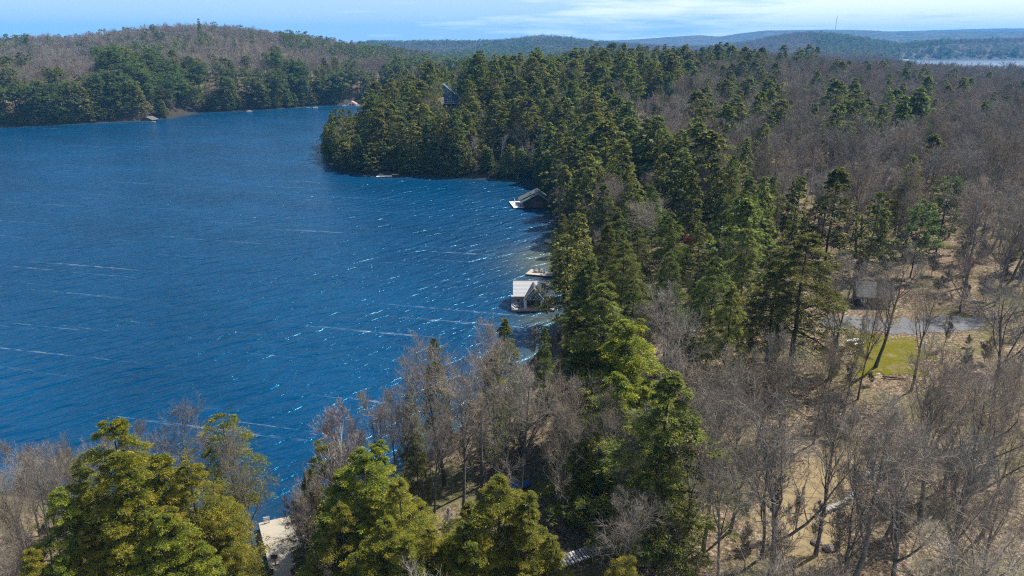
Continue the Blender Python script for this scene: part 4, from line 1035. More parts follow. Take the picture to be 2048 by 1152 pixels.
class MB:
    def __init__(s): s.V, s.F = [], []
    def add(s, V, F):
        o = sum(len(v) for v in s.V); s.V.append(np.asarray(V, float)); s.F += [tuple(i + o for i in f) for f in F]; return s
    def box(s, x0, x1, y0, y1, z0, z1, rot=None, at=None):
        V, F = box_arrays(x0, x1, y0, y1, z0, z1); V = np.array(V, float)
        if rot is not None:
            c, sn = math.cos(rot), math.sin(rot); V[:, :2] = np.stack([V[:, 0] * c - V[:, 1] * sn, V[:, 0] * sn + V[:, 1] * c], 1)
        if at is not None: V = V + np.array(at)
        return s.add(V, F)
    def bar(s, a, b, w, h=None):
        a, b = np.array(a, float), np.array(b, float); h = h or w
        d = (b - a) / (np.linalg.norm(b - a) + 1e-9)
        ref = np.array([0, 0, 1.]) if abs(d[2]) < .9 else np.array([1., 0, 0])
        u = np.cross(d, ref); u /= np.linalg.norm(u); v = np.cross(u, d)
        V = [p + sx * u * w / 2 + sy * v * h / 2 for p in (a, b) for sx, sy in ((-1, -1), (1, -1), (1, 1), (-1, 1))]
        return s.add(V, [(0, 3, 2, 1), (4, 5, 6, 7), (0, 1, 5, 4), (1, 2, 6, 5), (2, 3, 7, 6), (3, 0, 4, 7)])
    def prism(s, pts, y0, y1):
        """closed outline in x-z, extruded along y"""
        n = len(pts); V = [(x, y0, z) for x, z in pts] + [(x, y1, z) for x, z in pts]
        F = [tuple(range(n)), tuple(reversed(range(n, 2 * n)))] + [(i + n, (i + 1) % n + n, (i + 1) % n, i) for i in range(n)]
        return s.add(V, F)
    def cyl(s, a, b, r0, r1=None, m=8):
        r1 = r0 if r1 is None else r1
        P = np.array([[a, b]], float); V, F = tubes(P, np.array([[r0, r1]]), m)
        F = [tuple(f) for f in F] + [tuple(range(m)), tuple(reversed(range(m, 2 * m)))]
        return s.add(V, F)
    def lathe(s, prof, c=(0, 0, 0), m=12):
        V, F = [], []
        for r, z in prof:
            for k in range(m): V.append((c[0] + r * math.cos(k * 6.2832 / m), c[1] + r * math.sin(k * 6.2832 / m), c[2] + z))
        for j in range(len(prof) - 1):
            for k in range(m): F.append((j * m + k, j * m + (k + 1) % m, (j + 1) * m + (k + 1) % m, (j + 1) * m + k))
        F.append(tuple(reversed(range(m)))); F.append(tuple(range((len(prof) - 1) * m, len(prof) * m)))
        return s.add(V, F)
    def mesh(s, name, mat):
        me = bpy.data.meshes.new(name); me.from_pydata([tuple(v) for v in np.concatenate(s.V)], [], s.F); me.materials.append(mat); me.update(); return me
    def build(s, name, mat, parent=None, loc=None, rotz=None): return obj(name, s.mesh(name, mat), parent, loc, rotz)

def gable_roof(mb, x0, x1, yf, yr, yb, ze, zr, th=.14, n=1, zb=None):
    """ridge along x at y=yr; slopes to yf (front) and yb (back), n stepped courses"""
    for y_e, sgn in ((yf, 1), (yb, -1)):
        ze_ = ze if (y_e == yf or zb is None) else zb
        for k in range(n):
            a, b = k / n, (k + 1) / n + (.0 if k == n - 1 else .12 / n)
            ya, yb_ = y_e + (yr - y_e) * a, y_e + (yr - y_e) * b
            za, zb_ = ze_ + (zr - ze_) * a, ze_ + (zr - ze_) * b
            lift = .035
            V = [(x0, ya, za + lift), (x1, ya, za + lift), (x1, yb_, zb_), (x0, yb_, zb_), (x0, ya, za - th), (x1, ya, za - th), (x1, yb_, zb_ - th), (x0, yb_, zb_ - th)]
            F = [(0, 1, 2, 3), (7, 6, 5, 4), (0, 4, 5, 1), (1, 5, 6, 2), (2, 6, 7, 3), (3, 7, 4, 0)]
            if sgn < 0: F = [tuple(reversed(f)) for f in F]
            mb.add(V, F)
def window(parent, x, y, z, w, h, frame=M['white_trim'], nx=1, face=-1):
    fr = MB(); t = .09
    for a, b, c, d in ((x - w / 2 - t, x - w / 2, z - h / 2 - t, z + h / 2 + t), (x + w / 2, x + w / 2 + t, z - h / 2 - t, z + h / 2 + t),
                       (x - w / 2, x + w / 2, z + h / 2, z + h / 2 + t), (x - w / 2, x + w / 2, z - h / 2 - t, z - h / 2)):
        fr.box(a, b, y - .07, y + .05, c, d)
    for k in range(1, nx): fr.box(x - w / 2 + w * k / nx - .03, x - w / 2 + w * k / nx + .03, y - .06, y + .04, z - h / 2, z + h / 2)
    f = fr.build('window', frame, parent)
    MB().box(x - w / 2, x + w / 2, y - .02, y + .02, z - h / 2, z + h / 2).build('pane', M['glass'], f)
    return f

# --- main boathouse
bx, by = W(1026, 619, .6)
x1b = W(1110, 619, .6)[0]; Wd = x1b - bx
bh = empty('boathouse', (bx, by, 0))
tag(bh, 'boathouse with a pale shingled roof and small front gable over the water', 'boathouse')
MB().box(-.4, Wd, 0, 9.6, .38, .60).box(-.4, Wd, -.06, 0, .15, .62).build('deck', M['deck'], bh)
cr = MB()
for k in range(5): cr.cyl((.3 + k * (Wd - .8) / 4, .5, -2.5), (.3 + k * (Wd - .8) / 4, .5, .38), .13); cr.cyl((.3 + k * (Wd - .8) / 4, 8.8, -2.5), (.3 + k * (Wd - .8) / 4, 8.8, .38), .13)
for k in range(5):
    c1 = MB().cyl((.3 + k * (Wd - .8) / 4, .5, -2.5), (.3 + k * (Wd - .8) / 4, .5, .37), .13).build('pile', M['dark_wood'], bh)
wl_ = MB().box(.55, Wd - .25, 2.6, 2.75, .6, 3.15).box(.55, .7, 2.75, 8.9, .6, 3.15).box(Wd - .4, Wd - .25, 2.75, 8.9, .6, 3.15).box(.7, Wd - .4, 8.75, 8.9, .6, 3.15)
wl_.prism([(0, 0)] * 3, 0, 0) if False else None
wl_.build('wall', M['cedar_wall'], bh)
for xx in (.56, Wd - .4):
    g = MB(); g.add([(xx, 2.6, 3.15), (xx, 8.9, 3.15), (xx, 5.75, 5.45), (xx + .14, 2.6, 3.15), (xx + .14, 8.9, 3.15), (xx + .14, 5.75, 5.45)],
          [(0, 2, 1), (3, 4, 5), (0, 3, 5, 2), (1, 2, 5, 4)])
    g.build('gable_end', M['cedar_wall'], bh)
rf = MB(); gable_roof(rf, 0, Wd + .1, 2.0, 5.75, 9.5, 3.05, 5.75, .16, 12); rf = rf.build('roof', M['roof_light'], bh)
MB().box(-.03, Wd + .13, 1.93, 1.99, 2.84, 3.06).build('fascia', M['cedar_wall'], bh)
MB().box(-.02, Wd + .12, 5.66, 5.84, 5.74, 5.83).build('ridge_cap', M['roof_grey'], rf)
# front gable porch
cxp = W(1067, 600, 2)[0] - bx; hw = 2.35
pr_ = MB()
for s_ in (-1, 1):
    for k in range(6):
        a, b = k / 6, (k + 1.1) / 6 if k < 5 else 1
        xa, xb = cxp + s_ * hw * (1 - a), cxp + s_ * hw * (1 - b)
        za, zb = 2.75 + 2.85 * a, 2.75 + 2.85 * b
        V = [(xa, .55, za + .03), (xa, 5.2, za + .03), (xb, 5.2, zb), (xb, .55, zb), (xa, .55, za - .12), (xa, 5.2, za - .12), (xb, 5.2, zb - .12), (xb, .55, zb - .12)]
        F = [(0, 1, 2, 3), (7, 6, 5, 4), (0, 4, 5, 1), (1, 5, 6, 2), (2, 6, 7, 3), (3, 7, 4, 0)]
        pr_.add(V, F)
pg = pr_.build('porch_roof', M['roof_grey'], bh)
for s_ in (-1, 1):
    MB().bar((cxp + s_ * hw * 1.02, .5, 2.66), (cxp, .5, 5.52), .08, .22).build('verge_board', M['white_trim'], pg)
for q, mat_ in ((.68, M['white_trim']), (.42, M['white_trim'])):
    for s_ in (-1, 1):
        MB().bar((cxp + s_ * hw * q * .98, .62, 2.95), (cxp, .62, 2.95 + 2.5 * q), .07, .14).build('rafter', mat_, bh)
MB().prism([(cxp - hw * .9, 2.9), (cxp + hw * .9, 2.9), (cxp, 5.25)], .75, .85).build('gable_wall', M['blue_wall'], bh)
MB().box(cxp - hw * .95, cxp + hw * .95, .6, .9, 2.62, 2.9).build('beam', M['cedar_wall'], bh)
for s_ in (-1, 1): MB().box(cxp + s_ * 1.95 - .32, cxp + s_ * 1.95 + .32, .6, 1.0, .6, 2.62).build('pillar', M['white_trim'], bh)
for s_ in (-1, 1):
    d_ = MB().box(cxp + s_ * .8 - .72, cxp + s_ * .8 + .72, 2.52, 2.59, .6, 2.55).build('door', M['dark_wood'], bh)
    MB().box(cxp + s_ * .8 - .5, cxp + s_ * .8 + .5, 2.49, 2.515, .9, 2.3).build('pane', M['glass'], d_)
window(bh, 1.2, 2.58, 1.9, .8, .9); window(bh, Wd - 1.5, 2.58, 1.9, 1.2, .9)

def adirondack(name, loc, rotz, mat, label, s=1.0):
    e = empty(name, loc, rotz)
    tag(e, label, 'chair', 'deck chairs by the lake'); e.scale = (s, s, s)
    st = MB()
    for k in range(5): st.box(-.28, .28, -.30 + k * .12, -.20 + k * .12, .34 - k * .025, .37 - k * .025)
    st.build('seat', mat, e)
    bk = MB()
    for k in range(5): bk.bar((-.24 + k * .12, .26, .24), (-.26 + k * .13, .52, 1.0 - abs(k - 2) * .05), .10, .02)
    bk.build('backrest', mat, e)
    for sx in (-1, 1):
        MB().box(sx * .33 - .06, sx * .33 + .06, -.32, .36, .55, .58).build('armrest', mat, e)
        MB().bar((sx * .33, -.28, 0), (sx * .33, -.28, .55), .05, .09).build('leg', mat, e)
        MB().bar((sx * .30, -.26, .36), (sx * .30, .55, 0), .04, .10).build('leg', mat, e)
    return e
dx, dy_ = W(1026, 614, .6)
adirondack('deck_chair', (dx + .1, by + .5, .61), .5, M['white_trim'], 'front white chair on the left corner of the boathouse deck', 1.1)
adirondack('deck_chair', (dx + .5, by + 1.6, .61), -.1, M['white_trim'], 'white chair behind the front one on the boathouse deck', 1.1)
adirondack('deck_chair', (dx + 1.5, by + 1.2, .61), -.3, M['blue_fabric'], 'pale blue chair nearest the boathouse porch pillar', 1.1)
adirondack('deck_chair', (x1b - 1.2, by + .9, .61), .8, M['deck'], 'grey wooden chair at the shaded right end of the boathouse deck')

def dock(name, corners, z, label, mat, th=.25, plank=.15, along=0, piles=True, cat='dock'):
    """deck of real planks on a quadrilateral; corners given in order"""
    c = np.array(corners, float); o = c.mean(0)
    e = empty(name, (o[0], o[1], 0)); tag(e, label, cat)
    c = c - o
    n = max(3, int(np.linalg.norm(c[1] - c[0]) / plank)) if along == 0 else max(3, int(np.linalg.norm(c[2] - c[1]) / plank))
    if along: c = np.roll(c, -1, 0)
    pl = MB()
    for k in range(n):
        a, b = (k + .03) / n, (k + .97) / n
        P = [c[0] + (c[1] - c[0]) * a, c[0] + (c[1] - c[0]) * b, c[3] + (c[2] - c[3]) * b, c[3] + (c[2] - c[3]) * a]
        V = [(*p, z - .04) for p in P] + [(*p, z) for p in P]
        pl.add(V, [(0, 3, 2, 1), (4, 5, 6, 7), (0, 1, 5, 4), (1, 2, 6, 5), (2, 3, 7, 6), (3, 0, 4, 7)])
    d = pl.build('deck_boards', mat, e); tag(d, kind='stuff')
    fr = MB()
    for i in range(4):
        fr.bar((*c[i] * .995, z - .04 - th / 2), (*c[(i + 1) % 4] * .995, z - .04 - th / 2), .08, th)
    fr.build('frame', M['dark_wood'], e)
    if piles:
        for i in range(4): MB().cyl((*c[i] * .93, -3), (*c[i] * .93, z - .05), .14).build('pile', M['dark_wood'], e)
    return e
dk = dock('swimming_dock', [W(1051, 548, .45), W(1110, 553, .45), W(1110, 546, .45), W(1062, 538, .45)], .45, 'low grey dock with a row of chairs behind the pale-roofed boathouse', M['deck'], along=1)
for k, (u_, mt, lb) in enumerate([(1070, 'dark_wood', 'dark chair at the left end of the chair row on the low dock'), (1075, 'white_trim', 'left white chair among the dark ones on the low dock'),
                                  (1080, 'dark_wood', 'dark chair between the two white chairs on the low dock'), (1085, 'white_trim', 'right white chair of the row on the low dock'),
                                  (1090, 'blue_fabric', 'bluish chair at the right end of the chair row on the low dock')]):
    p = W(u_, 544.5, .45); adirondack('deck_chair', (p[0], p[1], .455), .5 + .1 * k, M[mt], lb, 1.05)

# --- dark boathouse in the cove
ex0, ey0 = W(1045, 414, .5); ex1 = W(1096, 414, .5)[0]
db = empty('boathouse', (ex0, ey0, 0)); tag(db, 'dark walled boathouse with a low green-grey roof tucked under the trees', 'boathouse')
w_ = ex1 - ex0; D_ = 9.0; zr_, ze_ = 5.6, 2.3; xm = w_ * .62
wb = MB().prism([(0.3, .3), (w_, .3), (w_, ze_ + .6), (xm, zr_ - .15), (.3, ze_)], 0, D_); wb.build('wall', M['dark_wall'], db)
rm = MB()
for (xa, za, xb, zb, y0_, y1_) in ((-1.0, 2.0, xm, zr_, -.6, 2.6), (-1.6, 2.25, xm, zr_ + .32, 2.7, D_ + .5), (w_ + .8, 2.5, xm, zr_, -.6, D_ + .5)):
    V = [(xa, y0_, za), (xa, y1_, za), (xb, y1_, zb), (xb, y0_, zb)]; V += [(a, b, c - .16) for a, b, c in V]
    rm.add(V, [(0, 1, 2, 3), (7, 6, 5, 4), (0, 4, 5, 1), (1, 5, 6, 2), (2, 6, 7, 3), (3, 7, 4, 0)])
rm.build('roof', M['roof_dark'], db)
MB().bar((-1.02, -.64, 1.96), (xm, -.64, zr_ + .02), .06, .2).build('verge_board', M['steel'], db)
MB().bar((w_ + .8, -.64, 2.46), (xm, -.64, zr_ + .02), .06, .2).build('verge_board', M['steel'], db)
MB().box(xm - 2.0, xm + 1.6, -.06, 0, .3, 2.6).build('boat_door', M['dark_wood'], db)
MB().cyl((-.7, -.3, -2), (-.7, -.3, 2.1), .1).build('post', M['dark_wood'], db)
dock('boathouse_dock', [W(1028, 416, .5), W(1050, 414.5, .5), W(1047, 402, .5), W(1018, 403, .5)], .5, 'sunlit white dock at the left side of the dark boathouse', M['white_trim'], plank=.3)
p = W(1029, 404, .5); pe = empty('mooring_post', (p[0], p[1], .3)); tag(pe, 'white mooring post on the corner of the white dock', 'post')
MB().cyl((0, 0, 0), (0, 0, 1.3), .14).build('post_shaft', M['white_trim'], pe); MB().lathe([(.17, 0), (.17, .1), (.05, .2)], (0, 0, 1.3)).build('post_cap', M['white_trim'], pe)
dock('small_dock', [W(1088, 483, .4), W(1108, 488, .4), W(1110, 480, .4), W(1092, 478, .4)], .4, 'short brown dock sticking out from under the hemlocks', M['deck'])

# --- far shore: boathouses, rafts, cottages
def far_boathouse(name, u0, u1, v, wallm, roofm, label, depth=9, hw_=1.8, hr=4.0):
    a = W(u0, v, .4); b = W(u1, v, .4)
    e = empty(name, (a[0], a[1], 0)); tag(e, label, 'boathouse')
    w = b[0] - a[0]
    MB().prism([(.4, .2), (w - .4, .2), (w - .4, hw_), (w / 2, hr - .2), (.4, hw_)], 0, depth).build('wall', wallm, e)
    r = MB()
    for s_ in (-1, 1):
        xe = w / 2 + s_ * (w / 2 + .3)
        V = [(xe, -.8, hw_ - .25), (xe, depth + .5, hw_ - .25), (w / 2, depth + .5, hr), (w / 2, -.8, hr)]; V += [(x, y, z - .2) for x, y, z in V]
        F = [(0, 1, 2, 3), (7, 6, 5, 4), (0, 4, 5, 1), (1, 5, 6, 2), (2, 6, 7, 3), (3, 7, 4, 0)]
        r.add(V, F)
    r.build('roof', roofm, e)
    MB().box(-.6, w + 2.2, -1.6, 0, .1, .45).build('deck', M['deck'], e)
    MB().box(w * .22, w * .46, -.08, -.01, .5, hw_ - .1).build('boat_door', M['dark_wood'], e)
    MB().box(w * .54, w * .78, -.08, -.01, .5, hw_ - .1).build('boat_door', M['dark_wood'], e)
    return e
far_boathouse('boathouse', 281, 306, 243, M['dark_wall'], M['roof_grey'], 'grey-roofed dark boathouse on the far left shore beside pale rock')
far_boathouse('boathouse', 694, 713, 211, M['white_trim'], M['roof_red'], 'small boathouse with a faded red roof on the far shore', 6, 2.0, 4.6)
def small_boat(name, u, v, L_, mat, label, cat='boat'):
    x, y = W(u, v, 0); e = empty(name, (x, y, 0), .15); tag(e, label, cat)
    n = 9; V = []; F = []
    for k in range(n):
        t = k / (n - 1); w = .9 * math.sin(math.pi * min(t * .62 + .3, 1)) * (1 - max(0, t - .8) * 3.5)
        xx = (t - .5) * L_; V += [(xx, -w, .75 + .15 * t), (xx, -w * .7, -.1), (xx, w * .7, -.1), (xx, w, .75 + .15 * t)]
    for k in range(n - 1):
        for j in range(3): a = k * 4 + j; F.append((a, a + 1, a + 5, a + 4))
        F.append((k * 4 + 3, k * 4, k * 4 + 4, k * 4 + 7))
    F.append((0, 3, 2, 1)); b = (n - 1) * 4; F.append((b, b + 1, b + 2, b + 3))
    MB().add(V, F).build('hull', mat, e)
    MB().box(-.5, .3, -.45, .45, .8, 1.25).build('console', M['white_trim'], e)
    return e
small_boat('moored_boat', 499, 223.5, 5, M['white_trim'], 'white boat moored off the far shore, left of the other far boats')
small_boat('moored_boat', 618, 216.5, 5, M['blue_fabric'], 'bluish boat beside a white one by the far shore')
small_boat('moored_boat', 631, 216, 5, M['white_trim'], 'white boat just right of the bluish one by the far shore')
small_boat('moored_boat', 689, 212, 4, M['white_trim'], 'white boat at the left side of the red-roofed boathouse')
small_boat('moored_boat', 717, 211.6, 4, M['white_trim'], 'white boat at the right side of the red-roofed boathouse')
dock('swim_raft', [W(1798, 120.3, .6), W(1818, 120.3, .6), W(1818, 119.3, .6), W(1798, 119.3, .6)], .6, 'white dock on the shore of the distant lake at the right', M['white_trim'], plank=3, piles=False)
def cottage(u, v, z, w, d, h, hr, rot, wallm, roofm, label, name='cottage'):
    x, y = W(u, v, z); z = tz(x, y)
    e = empty(name, (x, y, z - .4), rot); tag(e, label, 'house')
    MB().box(-w / 2, w / 2, 0, d, 0, h + .4).build('wall', wallm, e)
    for s_ in (-1, 1): g_ = MB().add([(s_ * (w / 2 - .05), 0, h + .4), (s_ * (w / 2 - .05), d, h + .4), (s_ * (w / 2 - .05), d / 2, h + hr + .3), (s_ * (w / 2 - .2), 0, h + .4), (s_ * (w / 2 - .2), d, h + .4), (s_ * (w / 2 - .2), d / 2, h + hr + .3)],
                               [(0, 1, 2), (3, 5, 4), (0, 2, 5, 3), (1, 4, 5, 2)]); g_.build('gable_end', wallm, e)
    r = MB(); gable_roof(r, -w / 2 - .5, w / 2 + .5, -.6, d / 2, d + .6, h + .2, h + hr + .5, .2, 6); r = r.build('roof', roofm, e)
    MB().box(w * .2, w * .2 + .8, d / 2 - .4, d / 2 + .4, h + hr * .4, h + hr + 1.4).build('chimney', M['dark_stone'], r)
    dr = MB().box(-.5, .5, -.07, -.01, .4, 2.5).build('door', M['dark_wood'], e)
    MB().box(.32, .40, -.12, -.07, 1.4, 1.5).build('handle', M['steel'], dr)
    for q in (-.33, .33): window(e, w * q, -.03, 1.9, w * .13, 1.1, nx=2)
    return e
cottage(16, 188, 16, 11, 8, 3, 3, .2, M['white_trim'], M['roof_light'], 'pale cottage among pines at the far left edge')
cottage(308, 203, 8, 12, 8, 3, 3, -.3, M['cedar_wall'], M['roof_light'], 'cottage with a pale roof in the pines above the far boathouse')
# --- tall blue house on the headland
hx, hy, hz_, _ = find_spot(888, 214, .1); px_m = FPX / math.hypot(hx, hy, 35)
hz_ += 0
hh = empty('house', (hx, hy, hz_ - 1)); tag(hh, 'tall slate-blue house with a sloping roof high on the wooded headland', 'house')
w = 27 / px_m; top = elev(890, 169, math.hypot(hx, hy)) - hz_ + 1
MB().prism([(0, 0), (w * .62, 0), (w * .62, top * .70), (0, top)], 0, 8).build('wall', M['blue_wall'], hh)
MB().prism([(w * .62, top * .28), (w, top * .28), (w, top * .52), (w * .62, top * .66)], .8, 7).build('side_wing', M['blue_wall'], hh)
MB().box(w * .62, w * 1.0, .8, 7, 0, top * .28).build('lower_wall', M['dark_wall'], hh)
rr_ = MB(); 
for (xa, za, xb, zb) in ((-.5, top + .25, w * .66, top * .69 + .05), (w * .66, top * .67, w * 1.06, top * .50)):
    V = [(xa, -.6, za), (xb, -.6, zb), (xb, 8.6, zb), (xa, 8.6, za)]; V += [(a, b, c - .22) for a, b, c in V]
    rr_.add(V, [(0, 1, 2, 3), (7, 6, 5, 4), (0, 4, 5, 1), (1, 5, 6, 2), (2, 6, 7, 3), (3, 7, 4, 0)])
rr_.build('roof', M['grey_paint'], hh)
window(hh, w * .17, -.03, top * .72, w * .16, top * .2, nx=1); window(hh, w * .42, -.03, top * .62, w * .2, top * .22, nx=2)
window(hh, w * .42, -.03, top * .35, w * .22, top * .1, nx=2); window(hh, w * .17, -.03, top * .35, w * .16, top * .1)
bl = MB().box(-.8, w * 1.0, -2.2, -.02, top * .22, top * .22 + .2).build('balcony', M['deck'], hh)
for k in range(5): MB().box(-.7 + k * (w + .5) / 4 - .05, -.7 + k * (w + .5) / 4 + .05, -2.15, -2.05, top * .22 + .2, top * .22 + 1.2).build('railing_post', M['white_trim'], bl)
MB().box(-.75, w * .98, -2.14, -2.06, top * .22 + 1.2, top * .22 + 1.28).build('railing', M['white_trim'], bl)
for q in (.55, .95): MB().box(w * q - .12, w * q + .12, -2.1, -1.86, -2.5, top * .22).build('post', M['steel'], hh)
# --- dark cabin by the far gravel clearing
cottage(1312, 262, 14, 7, 6, 3.2, 3.2, .5, M['dark_wall'], M['roof_dark'], 'dark cabin beside the pale gravel clearing and white birch trunks', 'cabin')
# --- garage behind the lawn
cottage(1748, 608, 12, 5.6, 5, 2.2, 1.9, -.25, M['dark_wall'], M['roof_grey'], 'dark garage with a grey roof behind the driveway and lawn', 'garage')

# --- mast
mx_, my_ = 8000 * math.sin(azim(1671, 56)), 8000 * math.cos(azim(1671, 56)); mz = tz(mx_, my_); mt_ = elev(1671, 32, 8000)
ms = empty('radio_mast', (mx_, my_, mz)); tag(ms, 'thin radio mast rising from the distant ridge', 'mast')
Hm = mt_ - mz; fr = MB()
for k in range(3):
    a = k * 2.094; fr.bar((2.2 * math.cos(a), 2.2 * math.sin(a), 0), (1.6 * math.cos(a), 1.6 * math.sin(a), Hm), .9)
nb_ = 16
for j in range(nb_):
    z0_, z1_ = Hm * j / nb_, Hm * (j + 1) / nb_
    for k in range(3):
        a, b = k * 2.094, (k + 1) * 2.094; fr.bar((2.0 * math.cos(a), 2.0 * math.sin(a), z0_), (2.0 * math.cos(b), 2.0 * math.sin(b), z1_), .5)
fr.build('lattice', M['dark_wall'], ms)
MB().bar((0, 0, Hm), (0, 0, Hm + 10), .8).build('antenna', M['dark_wall'], ms)

# --- draped ground sheets
def drape(name, poly, mat, lift, cell=.8):
    P = np.array(poly); x0_, y0_ = P.min(0); x1_, y1_ = P.max(0)
    nx, ny = int((x1_ - x0_) / cell) + 2, int((y1_ - y0_) / cell) + 2
    X, Y = np.meshgrid(x0_ + np.arange(nx) * cell, y0_ + np.arange(ny) * cell, indexing='ij')
    rag = 3.2 * fbm(X / 1.8, Y / 1.8, 4) * 2
    ok = (poly_sd(X.ravel(), Y.ravel(), poly).reshape(X.shape) + rag) > 0
    Z = terrain(X.ravel(), Y.ravel())[0].reshape(X.shape) + lift
    i = np.arange(nx * ny).reshape(nx, ny)
    q = ok[:-1, :-1] & ok[1:, :-1] & ok[1:, 1:] & ok[:-1, 1:]
    F = np.stack([i[:-1, :-1][q], i[1:, :-1][q], i[1:, 1:][q], i[:-1, 1:][q]], 1)
    me = mesh_np(name, np.stack([X.ravel(), Y.ravel(), Z.ravel()], 1), F, [mat], smooth=True)
    o = obj(name, me); tag(o, kind='structure'); return o
drape('lawn', LAWN, M['lawn'], .05, .35)
drape('driveway', DRIVE, M['gravel'], .05, .35)
drape('yard', YARD, M['dry_grass'], .05, .4)
drape('gravel_clearing', GRAVEL_FAR, M['far_gravel'], .30, 1.0)

# --- stones and outcrops
def stone_mesh(seed, mat, flat=.6):
    r_ = np.random.RandomState(seed); V, F = [], []
    n, m = 5, 8
    for j in range(1, n):
        for k in range(m):
            a, b = k * 6.2832 / m, math.pi * j / n; q = .8 + .4 * r_.rand()
            V.append((q * math.sin(b) * math.cos(a) * .5, q * math.sin(b) * math.sin(a) * .5, flat * math.cos(b) * .5 * (.8 + .3 * r_.rand())))
    V += [(0, 0, flat * .5), (0, 0, -flat * .5)]
    for j in range(n - 2):
        for k in range(m): F.append((j * m + k, (j + 1) * m + k, (j + 1) * m + (k + 1) % m, j * m + (k + 1) % m))
    t_, b_ = len(V) - 2, len(V) - 1
    for k in range(m): F.append((t_, k, (k + 1) % m)); F.append((b_, (n - 2) * m + (k + 1) % m, (n - 2) * m + k))
    me = bpy.data.meshes.new('stone'); me.from_pydata(V, [], F); me.materials.append(mat); me.update(); return me
ST = [stone_mesh(k, M['lit_rim_stone']) for k in range(3)]; SD = [stone_mesh(k + 5, M['dark_stone']) for k in range(3)]; SG = [stone_mesh(k + 9, M['granite'], .35) for k in range(4)]
def stone_row(label, pts, zpt, n, size, meshes, rows=1, cat='stone wall'):
    P = np.array([W(u, v, zpt) for u, v in pts]); s_ = np.r_[0, np.cumsum(np.hypot(*np.diff(P, axis=0).T))]
    e = empty('stone_wall', (P[0][0], P[0][1], tz(*P[0]))); tag(e, label, cat)
    for j in range(rows):
        for k in range(n):
            t = (k + .5 * (j % 2)) / n * s_[-1]; x = np.interp(t, s_, P[:, 0]); y = np.interp(t, s_, P[:, 1])
            o = obj('stone', (meshes if j == rows - 1 else SD)[(k * 7 + j) % 3], e)  # top course gets the brighter colour, painting in its sunlit rim
            o.location = (x - P[0][0] + rng.normal() * .05, y - P[0][1] + rng.normal() * .05, tz(x, y) - tz(*P[0]) + .12 + j * size * .42)
            o.rotation_euler = (rng.normal() * .1, rng.normal() * .1, rng.rand() * 6); q = size * (.85 + .4 * rng.rand()); o.scale = (q * 1.3, q, q)
    return e
stone_row('low stone wall with a sunlit rim painted pale curving along the yard edge', [(1656, 986), (1672, 978), (1690, 973), (1706, 962), (1712, 950)], 12, 16, .5, ST, 3)
stone_row('stone edging with sunlit top painted pale in the bare trees right of the yard', [(1722, 930), (1742, 918), (1762, 905), (1790, 892)], 12, 13, .5, ST, 2)
def outcrop(u0, u1, v0, v1, n, size, label, z=.15, spread=1.2):
    a = W(u0, v0, z); b = W(u1, v1, z); e = empty('rock_outcrop', (a[0], a[1], 0)); tag(e, label, 'rock')
    for k in range(n):
        t = rng.rand(); x = a[0] + (b[0] - a[0]) * t + rng.normal() * spread * .5; y = a[1] + (b[1] - a[1]) * t + abs(rng.normal()) * spread
        o = obj('slab', SG[k % 4], e); o.location = (x - a[0], y - a[1], max(tz(x, y), -.1) + .05)
        q = size * (.6 + .8 * rng.rand()); o.scale = (q * 1.7, q, q * .8); o.rotation_euler = (rng.normal() * .08, rng.normal() * .08, rng.normal() * .4)
outcrop(240, 282, 238.5, 238, 16, 3.2, 'pale granite ledge left of the far grey-roofed boathouse')
outcrop(325, 392, 228, 220, 26, 3.6, 'long pale granite ledge sloping into the far shore of the lake', spread=3)
outcrop(1098, 1118, 447, 440, 7, 1.6, 'rust brown rock at the waterline below the dark boathouse', z=0)
outcrop(726, 768, 351, 351, 8, 1.3, 'low wave-washed rocks at the foot of the headland', z=.05)
for k, (u_, v_) in enumerate([(1642, 1034), (1668, 1046)]):
    x, y = W(u_, v_, 12.4); o = obj('boulder', SD[k]); o.location = (x, y, tz(x, y) + .2); o.scale = (1.3, 1.1, 1.1)
    tag(o, ('dark boulder at the right edge of the brown yard', 'dark boulder by the trunk right of the brown yard')[k], 'rock')
dock('floating_dock', [W(752, 353.5, .35), W(784, 353.5, .35), W(784, 350.5, .35), W(756, 350.5, .35)], .35, 'small pale dock low on the water at the foot of the headland', M['white_trim'], plank=.4)
dock('floating_dock', [W(783, 349.2, .5), W(797, 349.2, .5), W(797, 347.8, .5), W(785, 347.8, .5)], .5, 'pale step of dock on the rocks right of the small headland dock', M['white_trim'], plank=.4)

# --- lawn bench set
x, y = W(1712, 672, 12.5); zt = tz(x, y)
be = empty('picnic_table', (x, y, zt + .05), .4); tag(be, 'white picnic table at the left edge of the green lawn', 'table')
for k in range(4): MB().box(-1.0, 1.0, -.42 + k * .215, -.23 + k * .215, .70, .75).build('board', M['white_trim'], be)
for s_ in (-1, 1):
    MB().box(-1.0, 1.0, s_ * .78 - .14, s_ * .78 + .14, .42, .46).build('bench', M['white_trim'], be)
    MB().bar((s_ * .8, -.8, 0), (s_ * .8, .25, .7), .06, .1).bar((s_ * .8, .8, 0), (s_ * .8, -.25, .7), .06, .1).build('leg', M['white_trim'], be)
for k, (u_, v_, L_, a_) in enumerate([(1792, 740, 3.2, -.3), (1700, 692, 2.4, .2)]):
    x, y = W(u_, v_, 12.3); e = empty('log', (x, y, tz(x, y) + .1), a_); tag(e, ('fallen reddish log at the bottom edge of the green lawn', 'pale fallen log left of the lawn below the picnic table')[k], 'log')
    MB().cyl((-L_ / 2, 0, .12), (L_ / 2, 0, .2), .16, .11).build('stem', (M['pot'], M['granite'])[k], e)
    MB().cyl((L_ * .1, 0, .2), (L_ * .25, .5, .7), .06, .03, 5).build('branch', (M['pot'], M['granite'])[k], e)

